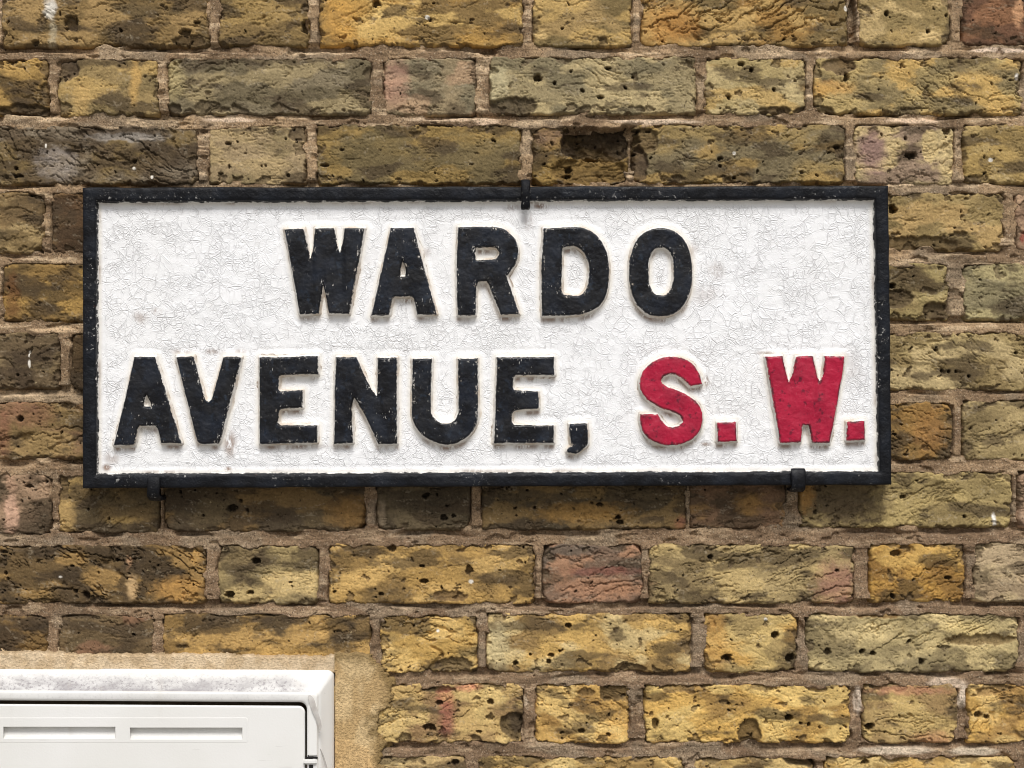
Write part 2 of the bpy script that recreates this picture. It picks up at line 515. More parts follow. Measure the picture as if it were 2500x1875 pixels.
# each brick: course, left, right, main colour, second colour, third colour, fold strength, damage, fold angle
B = [
 (0, 6, 508, (134, 110, 64), (98, 83, 54), (168, 139, 84), .7, .6, .05),
 (0, 535, 752, (130, 108, 64), (112, 94, 56), (165, 138, 78), .7, .4, .1),
 (0, 780, 1275, (186, 146, 66), (122, 101, 60), (212, 178, 98), .9, .7, .15),
 (0, 1303, 1540, (164, 138, 84), (118, 102, 62), (196, 164, 92), .5, .6, .0),
 (0, 1567, 2070, (158, 122, 58), (118, 102, 64), (190, 158, 90), 1.1, .5, .5),
 (0, 2098, 2318, (176, 150, 90), (140, 122, 76), (204, 178, 118), .6, .4, .0),
 (0, 2350, 2850, (112, 80, 58), (88, 66, 48), (146, 104, 70), .6, .4, -.2),
 (1, -385, 115, (156, 126, 64), (92, 76, 48), (182, 148, 76), .8, .9, -.1),
 (1, 143, 385, (156, 134, 84), (126, 110, 70), (186, 156, 88), .5, .7, .0),
 (1, 410, 905, (130, 119, 92), (108, 98, 72), (160, 144, 102), .6, .6, .3),
 (1, 938, 1162, (150, 134, 100), (124, 116, 90), (176, 146, 112), .6, .3, .4),
 (1, 1197, 1698, (156, 142, 102), (124, 115, 86), (188, 170, 120), .8, .6, -.3),
 (1, 1722, 1964, (188, 170, 118), (168, 150, 96), (182, 152, 84), .3, .7, .1),
 (1, 1990, 2494, (180, 158, 98), (130, 116, 78), (204, 168, 88), 1.2, .9, -.3),
 (1, 2522, 2760, (160, 135, 85), (125, 108, 70), (190, 160, 100), .6, .5, .0),
 (2, -12, 480, (122, 110, 90), (124, 104, 60), (90, 76, 56), .9, .7, -.4),
 (2, 510, 745, (162, 142, 104), (142, 126, 86), (178, 156, 108), .5, .6, -.3),
 (2, 775, 1270, (134, 115, 68), (112, 99, 65), (152, 126, 66), .8, .5, .15),
 (2, 1300, 1532, (104, 86, 50), (78, 64, 44), (152, 124, 60), .8, .8, .0),
 (2, 1546, 2060, (146, 126, 76), (120, 109, 80), (174, 144, 78), 1.0, .5, .35),
 (2, 2088, 2326, (172, 154, 108), (146, 124, 104), (206, 184, 124), .5, .4, .2),
 (2, 2354, 2850, (168, 142, 78), (140, 120, 72), (184, 160, 100), .7, .6, .2),
 (3, -396, 104, (146, 121, 76), (106, 88, 58), (168, 146, 98), .7, .5, -.15),
 (3, 128, 370, (96, 74, 50), (76, 60, 42), (118, 92, 58), .7, .4, -.1),
 (3, 1955, 2452, (160, 139, 86), (132, 114, 70), (184, 154, 94), .9, .9, .35),
 (3, 2480, 2720, (158, 128, 100), (130, 106, 84), (180, 150, 118), .5, .5, .1),
 (4, 8, 500, (140, 112, 58), (100, 82, 48), (184, 148, 72), 1.0, .5, -.4),
 (4, 2085, 2318, (162, 146, 92), (128, 110, 68), (180, 160, 106), .5, 1.0, .0),
 (4, 2354, 2850, (142, 133, 96), (116, 108, 80), (174, 162, 112), .8, .6, -.2),
 (5, -352, 142, (106, 90, 64), (76, 63, 47), (150, 130, 90), 1.0, .8, .1),
 (5, 173, 415, (86, 69, 44), (70, 56, 38), (110, 88, 56), .6, .5, .0),
 (5, 2005, 2512, (172, 153, 100), (130, 112, 70), (192, 172, 120), 1.1, .7, -.5),
 (6, -38, 462, (140, 110, 76), (122, 102, 60), (160, 134, 82), .8, .6, .1),
 (6, 2085, 2325, (138, 110, 58), (108, 90, 54), (156, 120, 58), .9, .5, -.3),
 (6, 2352, 2850, (158, 140, 92), (126, 110, 72), (178, 158, 106), .6, .5, .1),
 (7, -118, 122, (138, 114, 88), (98, 84, 64), (166, 138, 108), .7, .8, .3),
 (7, 142, 386, (118, 98, 62), (94, 81, 56), (168, 140, 78), 1.0, .4, .5),
 (7, 402, 890, (100, 86, 60), (82, 71, 54), (132, 106, 62), .6, .5, .1),
 (7, 920, 1146, (92, 81, 60), (78, 68, 52), (118, 104, 76), .6, .4, .2),
 (7, 1178, 1674, (92, 79, 56), (78, 68, 50), (132, 108, 64), .9, .5, .1),
 (7, 1686, 1916, (126, 98, 72), (92, 75, 55), (146, 114, 66), .7, .5, .1),
 (7, 1953, 2468, (158, 140, 88), (136, 119, 74), (178, 158, 98), 1.1, .6, .4),
 (7, 2487, 2730, (182, 152, 124), (150, 124, 98), (200, 172, 142), .5, .5, .0),
 (8, -8, 499, (108, 88, 54), (76, 63, 44), (160, 128, 70), 1.2, .6, -.5),
 (8, 534, 774, (156, 138, 90), (116, 102, 70), (208, 182, 118), .7, .6, .1),
 (8, 804, 1304, (176, 142, 72), (128, 104, 60), (206, 170, 94), 1.0, .6, .3),
 (8, 1327, 1566, (108, 94, 80), (126, 102, 82), (172, 130, 96), .7, .6, .2),
 (8, 1586, 2084, (168, 148, 98), (126, 109, 72), (196, 172, 110), 1.1, .4, .25),
 (8, 2124, 2355, (186, 144, 56), (136, 102, 46), (204, 166, 80), 1.0, .6, .5),
 (8, 2378, 2860, (178, 158, 122), (152, 133, 102), (198, 178, 132), .6, .5, .3),
 (9, -378, 115, (86, 70, 48), (64, 54, 42), (130, 102, 54), .9, .6, -.2),
 (9, 145, 372, (114, 95, 64), (96, 82, 56), (132, 98, 72), .8, .5, -.1),
 (9, 400, 904, (140, 112, 60), (84, 71, 50), (198, 160, 86), 1.2, .7, .5),
 (9, 930, 1163, (192, 156, 76), (126, 108, 66), (216, 182, 102), 1.1, .7, .15),
 (9, 1190, 1686, (202, 166, 86), (142, 116, 68), (208, 186, 126), .8, .6, -.2),
 (9, 1719, 1946, (198, 172, 102), (206, 162, 72), (152, 132, 82), .7, .6, .1),
 (9, 1970, 2486, (172, 156, 106), (124, 111, 76), (208, 188, 128), 1.2, .6, .4),
 (9, 2512, 2750, (150, 120, 80), (120, 96, 66), (180, 150, 95), .6, .5, .0),
 (10, 780, 1274, (192, 162, 96), (146, 117, 78), (216, 188, 114), 1.0, .9, .3),
 (10, 1310, 1535, (206, 166, 82), (152, 118, 58), (222, 190, 110), 1.2, .7, -.5),
 (10, 1574, 2076, (208, 168, 78), (154, 122, 62), (220, 190, 108), .8, .9, .3),
 (10, 2108, 2336, (176, 150, 92), (148, 122, 76), (192, 166, 98), .8, .5, .2),
 (10, 2364, 2860, (204, 164, 76), (160, 126, 66), (216, 184, 108), 1.0, .7, .4),
 (11, 900, 1140, (186, 160, 104), (136, 114, 76), (210, 186, 124), .8, .8, .2),
 (11, 1166, 1668, (206, 174, 96), (150, 122, 68), (218, 192, 120), .8, .8, .1),
 (11, 1694, 1990, (196, 168, 96), (150, 122, 70), (214, 186, 116), .8, .8, .0),
 (11, 2016, 2480, (202, 166, 84), (152, 124, 66), (216, 188, 116), .8, .6, .2),
 (11, 2508, 2760, (190, 160, 96), (150, 126, 76), (210, 186, 116), .8, .6, .2),
]
# holes: x, y, half width, half height (pixels), depth (mm)
HOLES = [(2310, 318, 9, 10, 4), (2333, 318, 10, 10, 14), (2225, 379, 16, 9, 7), (1312, 190, 9, 9, 6), (1394, 175, 4, 4, 3), (1353, 203, 4, 5, 4),
 (1422, 221, 6, 4, 4), (1526, 214, 4, 5, 4), (1544, 189, 3, 4, 4), (1810, 155, 7, 6, 4), (1835, 171, 5, 7, 5), (1889, 218, 4, 4, 4), (1780, 238, 6, 5, 4),
 (2067, 189, 6, 11, 6), (174, 58, 17, 20, 4), (452, 80, 14, 11, 4), (745, 65, 9, 18, 6), (86, 104, 9, 7, 4), (918, 7, 10, 9, 6), (1050, 48, 5, 5, 3),
 (48, 430, 9, 5, 4), (40, 411, 6, 6, 4), (328, 394, 6, 5, 3), (557, 350, 4, 8, 3), (703, 427, 5, 5, 3), (1205, 342, 4, 6, 4), (1758, 387, 6, 5, 4),
 (1758, 405, 4, 4, 3), (2043, 358, 8, 5, 4), (1387, 414, 9, 8, 5), (1385, 430, 7, 5, 5), (567, 1240, 13, 9, 7), (588, 1222, 5, 4, 4), (604, 1246, 5, 4, 3),
 (624, 1370, 11, 8, 7), (560, 1452, 11, 9, 7), (610, 1447, 7, 6, 5), (211, 1452, 9, 9, 5), (185, 1442, 7, 5, 4), (285, 1367, 5, 4, 4), (1040, 1210, 5, 10, 6),
 (1083, 1264, 9, 8, 5), (1107, 1259, 5, 5, 4), (1510, 1264, 7, 5, 5), (1513, 1275, 8, 6, 5), (1036, 1419, 12, 5, 5), (1145, 1392, 9, 13, 4), (955, 1339, 10, 8, 4),
 (1030, 1382, 7, 4, 4), (1387, 1527, 7, 6, 5), (1892, 1551, 9, 9, 7), (1775, 1605, 12, 8, 6), (1928, 1607, 11, 11, 7), (2104, 1590, 7, 7, 6), (2132, 1595, 7, 6, 6),
 (2022, 1592, 10, 9, 4), (2250, 1616, 8, 7, 5), (2222, 1566, 6, 5, 4), (1925, 1752, 8, 10, 7), (1975, 1770, 5, 5, 4), (2123, 1774, 11, 9, 7), (1197, 1714, 8, 7, 5),
 (1049, 1776, 16, 8, 6), (1073, 1715, 8, 6, 4), (1259, 1620, 7, 6, 5), (1340, 1615, 6, 6, 5), (1346, 1600, 5, 8, 4), (1600, 1765, 9, 14, 4), (1420, 1785, 9, 6, 4),
 (1485, 1793, 6, 5, 4), (2388, 1745, 9, 8, 5), (2410, 1751, 8, 5, 4), (1112, 1862, 9, 7, 5), (2112, 1863, 9, 7, 5), (1735, 1360, 7, 6, 5), (2180, 1455, 6, 7, 5),
 (2187, 1352, 15, 8, 4), (2315, 1410, 8, 5, 4), (2205, 1213, 7, 6, 4), (2355, 1261, 5, 4, 4), (50, 1022, 8, 9, 5), (80, 473, 12, 7, 7), (105, 470, 7, 5, 6),
 (2180, 510, 10, 12, 8), (2178, 697, 9, 7, 7), (2300, 906, 5, 4, 4), (2366, 918, 4, 4, 4), (2318, 907, 5, 5, 4), (2480, 862, 4, 4, 4), (1990, 1250, 6, 5, 3)]
# spalled places: x, y, half width, half height (pixels), depth (mm), colour of the broken surface; the deepest is darkened to paint in its shadow
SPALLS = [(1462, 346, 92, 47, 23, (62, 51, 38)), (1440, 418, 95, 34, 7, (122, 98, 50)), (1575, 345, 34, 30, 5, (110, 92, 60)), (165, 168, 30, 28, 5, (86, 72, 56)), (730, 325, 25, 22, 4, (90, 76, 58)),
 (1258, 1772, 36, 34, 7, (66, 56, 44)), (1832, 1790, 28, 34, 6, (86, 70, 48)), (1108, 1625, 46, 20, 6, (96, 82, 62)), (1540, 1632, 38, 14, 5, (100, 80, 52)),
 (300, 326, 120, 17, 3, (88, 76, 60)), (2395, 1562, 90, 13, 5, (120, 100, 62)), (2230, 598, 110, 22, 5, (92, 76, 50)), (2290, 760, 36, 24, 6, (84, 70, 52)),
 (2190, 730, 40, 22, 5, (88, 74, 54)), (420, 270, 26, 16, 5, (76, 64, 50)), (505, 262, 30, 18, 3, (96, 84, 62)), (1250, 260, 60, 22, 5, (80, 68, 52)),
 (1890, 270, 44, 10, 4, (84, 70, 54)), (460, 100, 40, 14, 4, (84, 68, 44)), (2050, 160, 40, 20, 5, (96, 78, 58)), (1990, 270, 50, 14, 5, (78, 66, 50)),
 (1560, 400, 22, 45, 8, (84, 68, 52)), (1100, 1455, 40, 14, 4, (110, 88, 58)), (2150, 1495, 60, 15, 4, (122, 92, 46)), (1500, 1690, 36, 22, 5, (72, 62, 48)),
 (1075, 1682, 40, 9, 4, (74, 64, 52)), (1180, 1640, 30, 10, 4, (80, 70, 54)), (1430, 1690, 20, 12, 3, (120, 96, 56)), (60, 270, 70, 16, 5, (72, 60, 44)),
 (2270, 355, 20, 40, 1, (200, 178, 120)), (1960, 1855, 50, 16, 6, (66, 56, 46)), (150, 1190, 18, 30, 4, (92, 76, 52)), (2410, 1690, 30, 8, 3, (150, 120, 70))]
# stains, inclusions, old paint, some painted shade: x, y, half width, half height (pixels), colour, strength
PATCH = [(122, 22, 15, 24, (216, 214, 204), .95), (128, 80, 11, 40, (186, 176, 146), .6), (2487, 28, 13, 34, (226, 172, 122), .95), (1088, 1705, 22, 30, (180, 104, 82), .75),
 (1092, 1755, 18, 40, (165, 92, 82), .75), (1140, 1678, 34, 10, (206, 128, 100), .85), (1662, 1276, 16, 14, (150, 92, 68), .7), (322, 1432, 14, 28, (196, 164, 112), .95),
 (314, 1372, 8, 16, (190, 150, 110), .7), (440, 1440, 64, 30, (206, 156, 70), .85), (480, 1360, 16, 18, (200, 156, 76), .8), (70, 1008, 60, 36, (150, 104, 80), .6),
 (8, 1060, 20, 50, (136, 84, 66), .6), (28, 1250, 18, 48, (206, 166, 138), .8), (28, 1180, 10, 30, (186, 150, 120), .7), (2428, 1267, 6, 13, (236, 236, 230), 1),
 (1338, 335, 34, 24, (140, 112, 90), .6), (960, 200, 36, 54, (182, 136, 116), .7), (2128, 372, 34, 60, (146, 116, 108), .75), (2320, 380, 30, 60, (210, 188, 130), .6),
 (2040, 1430, 50, 60, (166, 118, 100), .85), (1460, 1435, 105, 30, (188, 138, 100), .85), (1470, 1394, 95, 10, (140, 84, 70), .8), (2215, 1686, 100, 11, (184, 126, 96), .8),
 (2280, 1802, 50, 18, (196, 142, 96), .7), (2496, 580, 8, 15, (140, 60, 50), .8), (2272, 1050, 42, 50, (160, 116, 56), .6), (2052, 1215, 108, 80, (90, 76, 58), .85),  # last entry: dirt mixed with painted shade below the sign
 (1968, 1205, 18, 46, (172, 128, 58), .8), (1420, 1252, 120, 24, (186, 142, 62), .75), (860, 1250, 56, 40, (150, 114, 56), .7), (160, 1265, 26, 46, (190, 158, 92), .75),
 (1830, 1232, 34, 26, (160, 122, 58), .7), (930, 1258, 12, 34, (150, 134, 108), .7), (30, 725, 18, 60, (112, 76, 40), .7), (140, 400, 50, 40, (170, 164, 160), .45),
 (310, 335, 100, 10, (176, 172, 164), .45), (1640, 60, 70, 50, (182, 130, 50), .7), (1210, 200, 36, 40, (196, 186, 142), .7), (420, 190, 30, 50, (182, 166, 112), .7),
 (1745, 1560, 30, 75, (206, 156, 64), .75), (1215, 1580, 30, 50, (204, 190, 140), .7), (2430, 170, 120, 14, (134, 120, 84), .5), (2030, 215, 60, 18, (202, 150, 66), .7),
 (760, 1460, 60, 14, (140, 124, 86), .4), (600, 1450, 50, 24, (214, 188, 120), .6), (700, 1600, 120, 26, (206, 166, 84), .7), (480, 1600, 60, 20, (206, 166, 84), .7),
 (830, 50, 40, 60, (220, 166, 62), .6), (920, 35, 12, 12, (222, 190, 110), .9), (1320, 88, 14, 12, (214, 184, 116), .8), (60, 590, 60, 30, (134, 112, 64), .5),
 (2100, 1540, 90, 26, (214, 194, 134), .6), (2360, 1535, 60, 18, (214, 192, 122), .7), (2150, 1610, 150, 30, (160, 146, 104), .5), (2250, 640, 10, 10, (0, 0, 0), 0),
 (330, 200, 12, 60, (196, 158, 82), .7), (200, 240, 22, 40, (196, 162, 92), .6), (120, 1470, 50, 20, (96, 78, 46), .5)]
SPECKS = [(125, 229, 5, 6), (327, 411, 4, 4), (112, 356, 3, 5), (290, 285, 4, 3), (243, 1000, 2, 2), (2418, 391, 6, 5), (2483, 187, 5, 8), (2066, 20, 5, 7), (1150, 1420, 6, 5),
 (1069, 1540, 4, 4), (1869, 1512, 4, 4), (1043, 42, 6, 5), (371, 432, 3, 5), (1110, 1479, 7, 4), (71, 864, 3, 8), (72, 888, 3, 10), (148, 1408, 4, 3), (1793, 374, 4, 4)]


def relief(X, V, rect, prm, seed):
    c1, c2, c3, fold, dmg, ang = prm
    x0, y0, x1, y1 = rect
    rng = np.random.RandomState(seed)
    cx, cy, hw, hh = (x0 + x1) / 2, (y0 + y1) / 2, (x1 - x0) / 2, (y1 - y0) / 2
    r = rng.uniform(3, 9) if rng.rand() < .75 else rng.uniform(9, 15)
    bw = 2.2 * fbm(X / 34, V / 30, seed + 41) * (.4 + dmg)
    qx = np.abs(X - cx) - (hw - r)
    qy = np.abs(V - cy) - (hh - r)
    dd = r - np.hypot(np.maximum(qx, 0), np.maximum(qy, 0)) - np.minimum(np.maximum(qx, qy), 0)
    n14 = fbm(X / 15, V / 15, seed)
    n5 = perlin(X / 5, V / 5, seed + 1)
    d = dd + bw + n14 * 1.7 * (.5 + dmg) + n5 * .8 + perlin(X / 2.3, V / 2.3, seed + 2) * .45 - .3
    er = rng.uniform(1.1, 2.3)
    e = np.clip(d / er, 0, 1)
    h = -((1 - e) ** 2) * er * .9 - np.clip(-d, 0, 6) * 2.6
    h += rng.uniform(-.3, .9) + (X - cx) / hw * rng.uniform(-.5, .5) + (V - cy) / hh * rng.uniform(-.4, .4)
    h += fbm(X / 55, V / 32, seed + 3, 2) * 1.8
    # folds of clay pressed into the mould
    fold = fold * rng.choice([.30, .55, .8, 1.0])
    a = ang + .28 * perlin(X / 75 + 5, V / 55, seed + 4)
    ca, sa = np.cos(a), np.sin(a)
    px, pv = X - cx, V - cy
    u = px * ca - pv * sa
    w = px * sa + pv * ca
    w = w + 4.5 * fbm(X / 26, V / 22, seed + 5) + 2.6 * fbm(X / 10, V / 9, seed + 6, 3, .6) + .8 * perlin(X / 2.4, V / 2.4, seed + 36)

    def groove(n, wd):
        return np.clip(1 - (n / wd) ** 2, 0, 1)
    n0 = perlin(u / 120, w / 24, seed + 37)
    m0 = sst(-.15, .2, fbm(X / 60, V / 40, seed + 38)) * fold
    h += m0 * (np.tanh(n0 * 20) * .65 - groove(n0, .045) * 3.8)
    m1 = sst(.05, .30, fbm(X / 48, V / 30, seed + 7)) * fold
    n1 = perlin(u / 52, w / 9.5, seed + 8)
    h += m1 * (np.tanh(n1 * 12) * .34 - groove(n1, .075) * 3.6)
    m2 = sst(.14, .38, fbm(X / 34, V / 24, seed + 9)) * fold
    n2 = perlin(u / 22, w / 4.6, seed + 10)
    h += m2 * (np.tanh(n2 * 7) * .18 - groove(n2, .13) * 2.3)
    # hairline crazing
    n3 = perlin(X / 9 + .6 * n5, V / 6, seed + 39)
    h -= groove(n3, .10) * 1.5 * sst(.05, .3, fbm(X / 26, V / 22, seed + 40))
    # flaked layers
    t = fbm(X / 26, V / 14, seed + 11, 4) * 2.6
    ft = np.floor(t)
    h += .5 * (ft + sst(.85, 1, t - ft)) * sst(-.05, .3, fbm(X / 60, V / 40, seed + 12))
    # broken arrises and spalls
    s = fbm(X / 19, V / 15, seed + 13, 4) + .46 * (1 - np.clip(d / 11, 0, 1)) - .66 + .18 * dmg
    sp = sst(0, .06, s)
    h -= sp * (2.6 + 1.6 * perlin(X / 9, V / 9, seed + 14)) * (.5 + dmg * .7)
    rough = perlin(X / 3.4, V / 2.9, seed + 15) * .26 + perlin(X / 1.9, V / 1.75, seed + 16) * .26
    h += rough * (.7 + .6 * sst(-.2, .3, n14) + sp * 1.2)
    # colour of the clay
    A, Bc, Cc = lin(c1), lin(c2), lin(c3)
    m = sst(-.22, .26, fbm(X / 70, V / 38, seed + 20, 4))
    c = mix3(np.broadcast_to(A, X.shape + (3,)), Bc, m * .9)
    m = sst(-.02, .24, fbm(X / 62, V / 30, seed + 21, 4, .45) + .10 * n2 * m2 + .06 * perlin(X / 3.6, V / 2.6, seed + 50))
    c = mix3(c, Cc, m * .8)
    c = c * (1 + .12 * fbm(X / 12, V / 8, seed + 22))[..., None]
    sa_ = rng.uniform(-.08, .10) - .06 * (cx < 420) - .07 * (480 < cy < 620 and cx < 900)
    soot = sst(.10 + sa_, .36 + sa_, fbm(X / 58, V / 24, seed + 23, 5, .5) + .07 * perlin(X / 4.2, V / 3.0, seed + 48) + .05 * perlin(X / 1.9, V / 1.7, seed + 49))
    c = mix3(c, lin((74, 62, 46)), soot * .72)
    grit = fbm(X / 3.2, V / 3.0, seed + 46, 2)
    c = c * (1 + .16 * grit)[..., None]
    bloom = sst(.30, .42, fbm(u / 30, w / 7, seed + 24, 5))
    c = mix3(c, lin((190, 178, 152)), bloom * .22 * sst(-.1, .25, perlin(X / 3, V / 2.4, seed + 51)))
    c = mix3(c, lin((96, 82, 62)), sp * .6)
    # particular marks of this brick
    jx = X + 3.0 * n14 + 1.4 * n5
    jv = V + 2.6 * fbm(X / 12 + 9, V / 12, seed + 30) + 1.2 * perlin(X / 4 + 3, V / 4, seed + 31)
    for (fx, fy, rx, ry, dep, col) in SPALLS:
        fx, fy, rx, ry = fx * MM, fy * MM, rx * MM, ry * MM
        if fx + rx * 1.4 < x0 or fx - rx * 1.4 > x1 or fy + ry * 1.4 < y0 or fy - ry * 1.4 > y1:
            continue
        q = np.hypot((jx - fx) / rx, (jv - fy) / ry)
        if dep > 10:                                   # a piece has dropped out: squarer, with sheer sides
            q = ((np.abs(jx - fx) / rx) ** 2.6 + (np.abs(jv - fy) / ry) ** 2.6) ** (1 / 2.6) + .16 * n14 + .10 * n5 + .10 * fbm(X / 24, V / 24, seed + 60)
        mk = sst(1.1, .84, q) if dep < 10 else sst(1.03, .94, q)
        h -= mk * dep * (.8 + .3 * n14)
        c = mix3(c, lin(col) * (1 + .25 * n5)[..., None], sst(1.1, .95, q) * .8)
    wv_ = fbm(X / 9, V / 6, seed + 44, 4)
    for (fx, fy, rx, ry, col, st) in PATCH:
        fx, fy, rx, ry = fx * MM, fy * MM, rx * MM, ry * MM
        if fx + rx * 1.6 < x0 or fx - rx * 1.6 > x1 or fy + ry * 1.6 < y0 or fy - ry * 1.6 > y1:
            continue
        q = np.hypot((jx - fx) / rx, (jv - fy) / ry) + .22 * rough
        st = st * (.72 if col[0] - col[1] > 40 and col[2] > 60 else 1)
        c = mix3(c, lin(col) * (1 + .22 * n5)[..., None], sst(1.42, .45, q + .3 * wv_) * st)
    # blow holes, with ash colour and shade painted inside
    npit = int(2 + hw * hh / 230 * rng.choice([.1, .45, .9, 1.7]))
    pits = []
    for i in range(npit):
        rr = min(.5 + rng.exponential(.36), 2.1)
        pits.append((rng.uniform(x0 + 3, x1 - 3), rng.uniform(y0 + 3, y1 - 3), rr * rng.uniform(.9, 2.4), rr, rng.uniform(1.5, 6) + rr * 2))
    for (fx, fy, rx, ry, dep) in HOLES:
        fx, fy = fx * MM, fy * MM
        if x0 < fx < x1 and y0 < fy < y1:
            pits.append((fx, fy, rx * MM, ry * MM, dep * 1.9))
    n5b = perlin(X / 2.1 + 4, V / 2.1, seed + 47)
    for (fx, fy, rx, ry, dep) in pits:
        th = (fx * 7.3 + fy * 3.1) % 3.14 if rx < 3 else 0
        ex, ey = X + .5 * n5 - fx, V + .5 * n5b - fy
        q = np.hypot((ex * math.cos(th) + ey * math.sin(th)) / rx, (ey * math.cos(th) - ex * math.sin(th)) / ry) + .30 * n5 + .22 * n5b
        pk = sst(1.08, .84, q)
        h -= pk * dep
        c = mix3(c, lin((66, 56, 45)), pk * .65)          # ash tone, also painted dark so the hole reads as shaded
    for (fx, fy, rx, ry) in SPECKS:
        q = np.hypot((X + .4 * n5 - fx * MM) / (rx * MM), (V - fy * MM) / (ry * MM))
        c = mix3(c, lin((226, 224, 214)), sst(1.15, .8, q))
    grey = c @ np.array([.25, .65, .10])
    c = c * .86 + grey[..., None] * .14
    return np.maximum(h, -29), np.clip(c * np.array([1.0, .948, .905]), .004, .92)


wall = empty('brick_wall', 'weathered yellow stock brick wall with sandy mortar joints behind the street sign', 'wall')


def steps(a, b, cell, seen, hidden):
    """Fine steps where the brick is in view, coarse ones where it runs out of sight."""
    out = [a]
    while out[-1] < b - cell * .5:
        x = out[-1]
        fine = seen[0] < x < seen[1] and not (hidden and hidden[0] < x < hidden[1])
        out.append(min(x + (cell if fine else max(cell, 4.0)), b))
    out[-1] = b
    return np.array(out)


def make_brick(rect, prm, seed, cell):
    x0, y0, x1, y1 = rect
    pad = 1.2
    X, V = np.meshgrid(steps(x0 - pad, x1 + pad, cell, (-25 * MM, 2525 * MM), (225 * MM, 2140 * MM) if 467 * MM < (y0 + y1) / 2 < 1130 * MM else None),
                       steps(y0 - pad, y1 + pad, cell, (-25 * MM, 1900 * MM), None))
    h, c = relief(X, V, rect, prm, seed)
    org = (wx((x0 + x1) / 2), 0.0, wz((y0 + y1) / 2))
    me = field_mesh('brick', X, V, h, org, skirt=-30, colors=c)
    o = new_obj('brick', me, M_BRICK, wall)
    o.location = org
    return o


RECTS = []
CELL = 0.88
for i, (r, a, b, c1, c2, c3, fo, dm, an) in enumerate(B):
    t, bt = row_y(r, (a + b) / 2)
    jr = np.random.RandomState(900 + i)
    t += jr.uniform(-2, 2); bt += jr.uniform(-2, 2)
    rect = (a * MM, t * MM, b * MM, bt * MM)
    RECTS.append(rect)
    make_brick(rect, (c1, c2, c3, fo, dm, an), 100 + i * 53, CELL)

# the courses go on past the picture
PAL = [((176, 146, 82), (128, 106, 64), (202, 172, 106)), ((150, 126, 76), (112, 95, 62), (180, 152, 92)), ((196, 160, 82), (140, 114, 64), (214, 184, 110))]
ring = []
pr = np.random.RandomState(5)
for r in range(-1, 13):
    if 0 <= r <= 11:
        row = [q for q in B if q[0] == r]
        t, bt = row_y(r, 0)
        ends = [(min(q[1] for q in row), -1), (max(q[2] for q in row), 1)]
    else:
        t, bt = (-200, -62) if r < 0 else (2020, 2158)
        ends = [(-420, 1)]
    for e, sgn in ends:
        if r in (10, 11) and sgn < 0:
            continue
        n = 0; x = e
        wide = abs(r) % 2 == 0
        while (n < 1 if 0 <= r <= 11 else x < 2850):
            L = 498 if wide else 236
            xa, xb = (x + 26, x + 26 + L) if sgn > 0 else (x - 26 - L, x - 26)
            ring.append((xa, t, xb, bt))
            x = xb if sgn > 0 else xa
            wide = not wide
            n += 1
for i, (a, t, b, bt) in enumerate(ring):
    p = PAL[i % 3]
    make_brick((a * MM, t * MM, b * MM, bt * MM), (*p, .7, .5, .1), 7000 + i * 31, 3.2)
    RECTS.append((a * MM, t * MM, b * MM, bt * MM))

# mortar
MX0, MX1, MY0, MY1 = -60, 2560, -58, 1930
MCELL = 0.94
gx = np.arange(MX0 * MM, MX1 * MM, MCELL)
gv = np.arange(MY0 * MM, MY1 * MM, MCELL)
X, V = np.meshgrid(gx, gv)
D = np.full(X.shape, -40.0)
for (x0, y0, x1, y1) in RECTS:
    i0, i1 = np.searchsorted(gx, (x0 - 22, x1 + 22)); j0, j1 = np.searchsorted(gv, (y0 - 22, y1 + 22))
    if i1 <= i0 or j1 <= j0:
        continue
    xs, vs = X[j0:j1, i0:i1], V[j0:j1, i0:i1]
    qx = np.abs(xs - (x0 + x1) / 2) - (x1 - x0) / 2
    qy = np.abs(vs - (y0 + y1) / 2) - (y1 - y0) / 2
    dd = -(np.hypot(np.maximum(qx, 0), np.maximum(qy, 0)) + np.minimum(np.maximum(qx, qy), 0))
    D[j0:j1, i0:i1] = np.maximum(D[j0:j1, i0:i1], dd)
# position inside the bed joints: 0 under the brick above, 1 on top of the brick below
T = np.full(X.shape, -1.0)
for r in range(len(ROWS) - 1):
    a, b, c, e = ROWS[r]; a2, b2, c2, e2 = ROWS[r + 1]
    f = X / MM / 2500
    top = (b + (e - b) * f) * MM; bot = (a2 + (c2 - a2) * f) * MM
    t = (V - top) / (bot - top)
    T = np.where((t > -.3) & (t < 1.3), np.clip(t, 0, 1), T)
bed = T >= 0
big = fbm(X / 70, V / 50, 31)
mid = fbm(X / 17, V / 9, 32, 4)
lowf = fbm(X / 120, V / 40, 33)
struck = sst(-.35, .25, lowf)                       # how strongly the bed is struck to shed rain
cut = .33 + .30 * fbm(X / 80, V / 30, 44) + .05 * perlin(X / 6, V / 6, 45)
rec = sst(-.20, .22, fbm(X / 75, V / 60, 48))
hb = np.where(bed, (-1.0 - .9 * (1 - T)) * (1 - rec) + rec * (-10.5 + 8.6 * sst(cut, cut + .13, T) + 2.4 * T * (.35 + .65 * struck) + .5 * (1 - struck)), -1.0 - 6.5 * sst(2.6, 1.3, -D + .7 * perlin(X / 7, V / 7, 46)) * sst(-.12, .2, fbm(X / 30, V / 45, 47)))
hm = hb + mid * .6 + big * .5
hm += perlin(X / 3.0, V / 2.4, 34) * .22 + perlin(X / 1.7, V / 1.5, 35) * .26
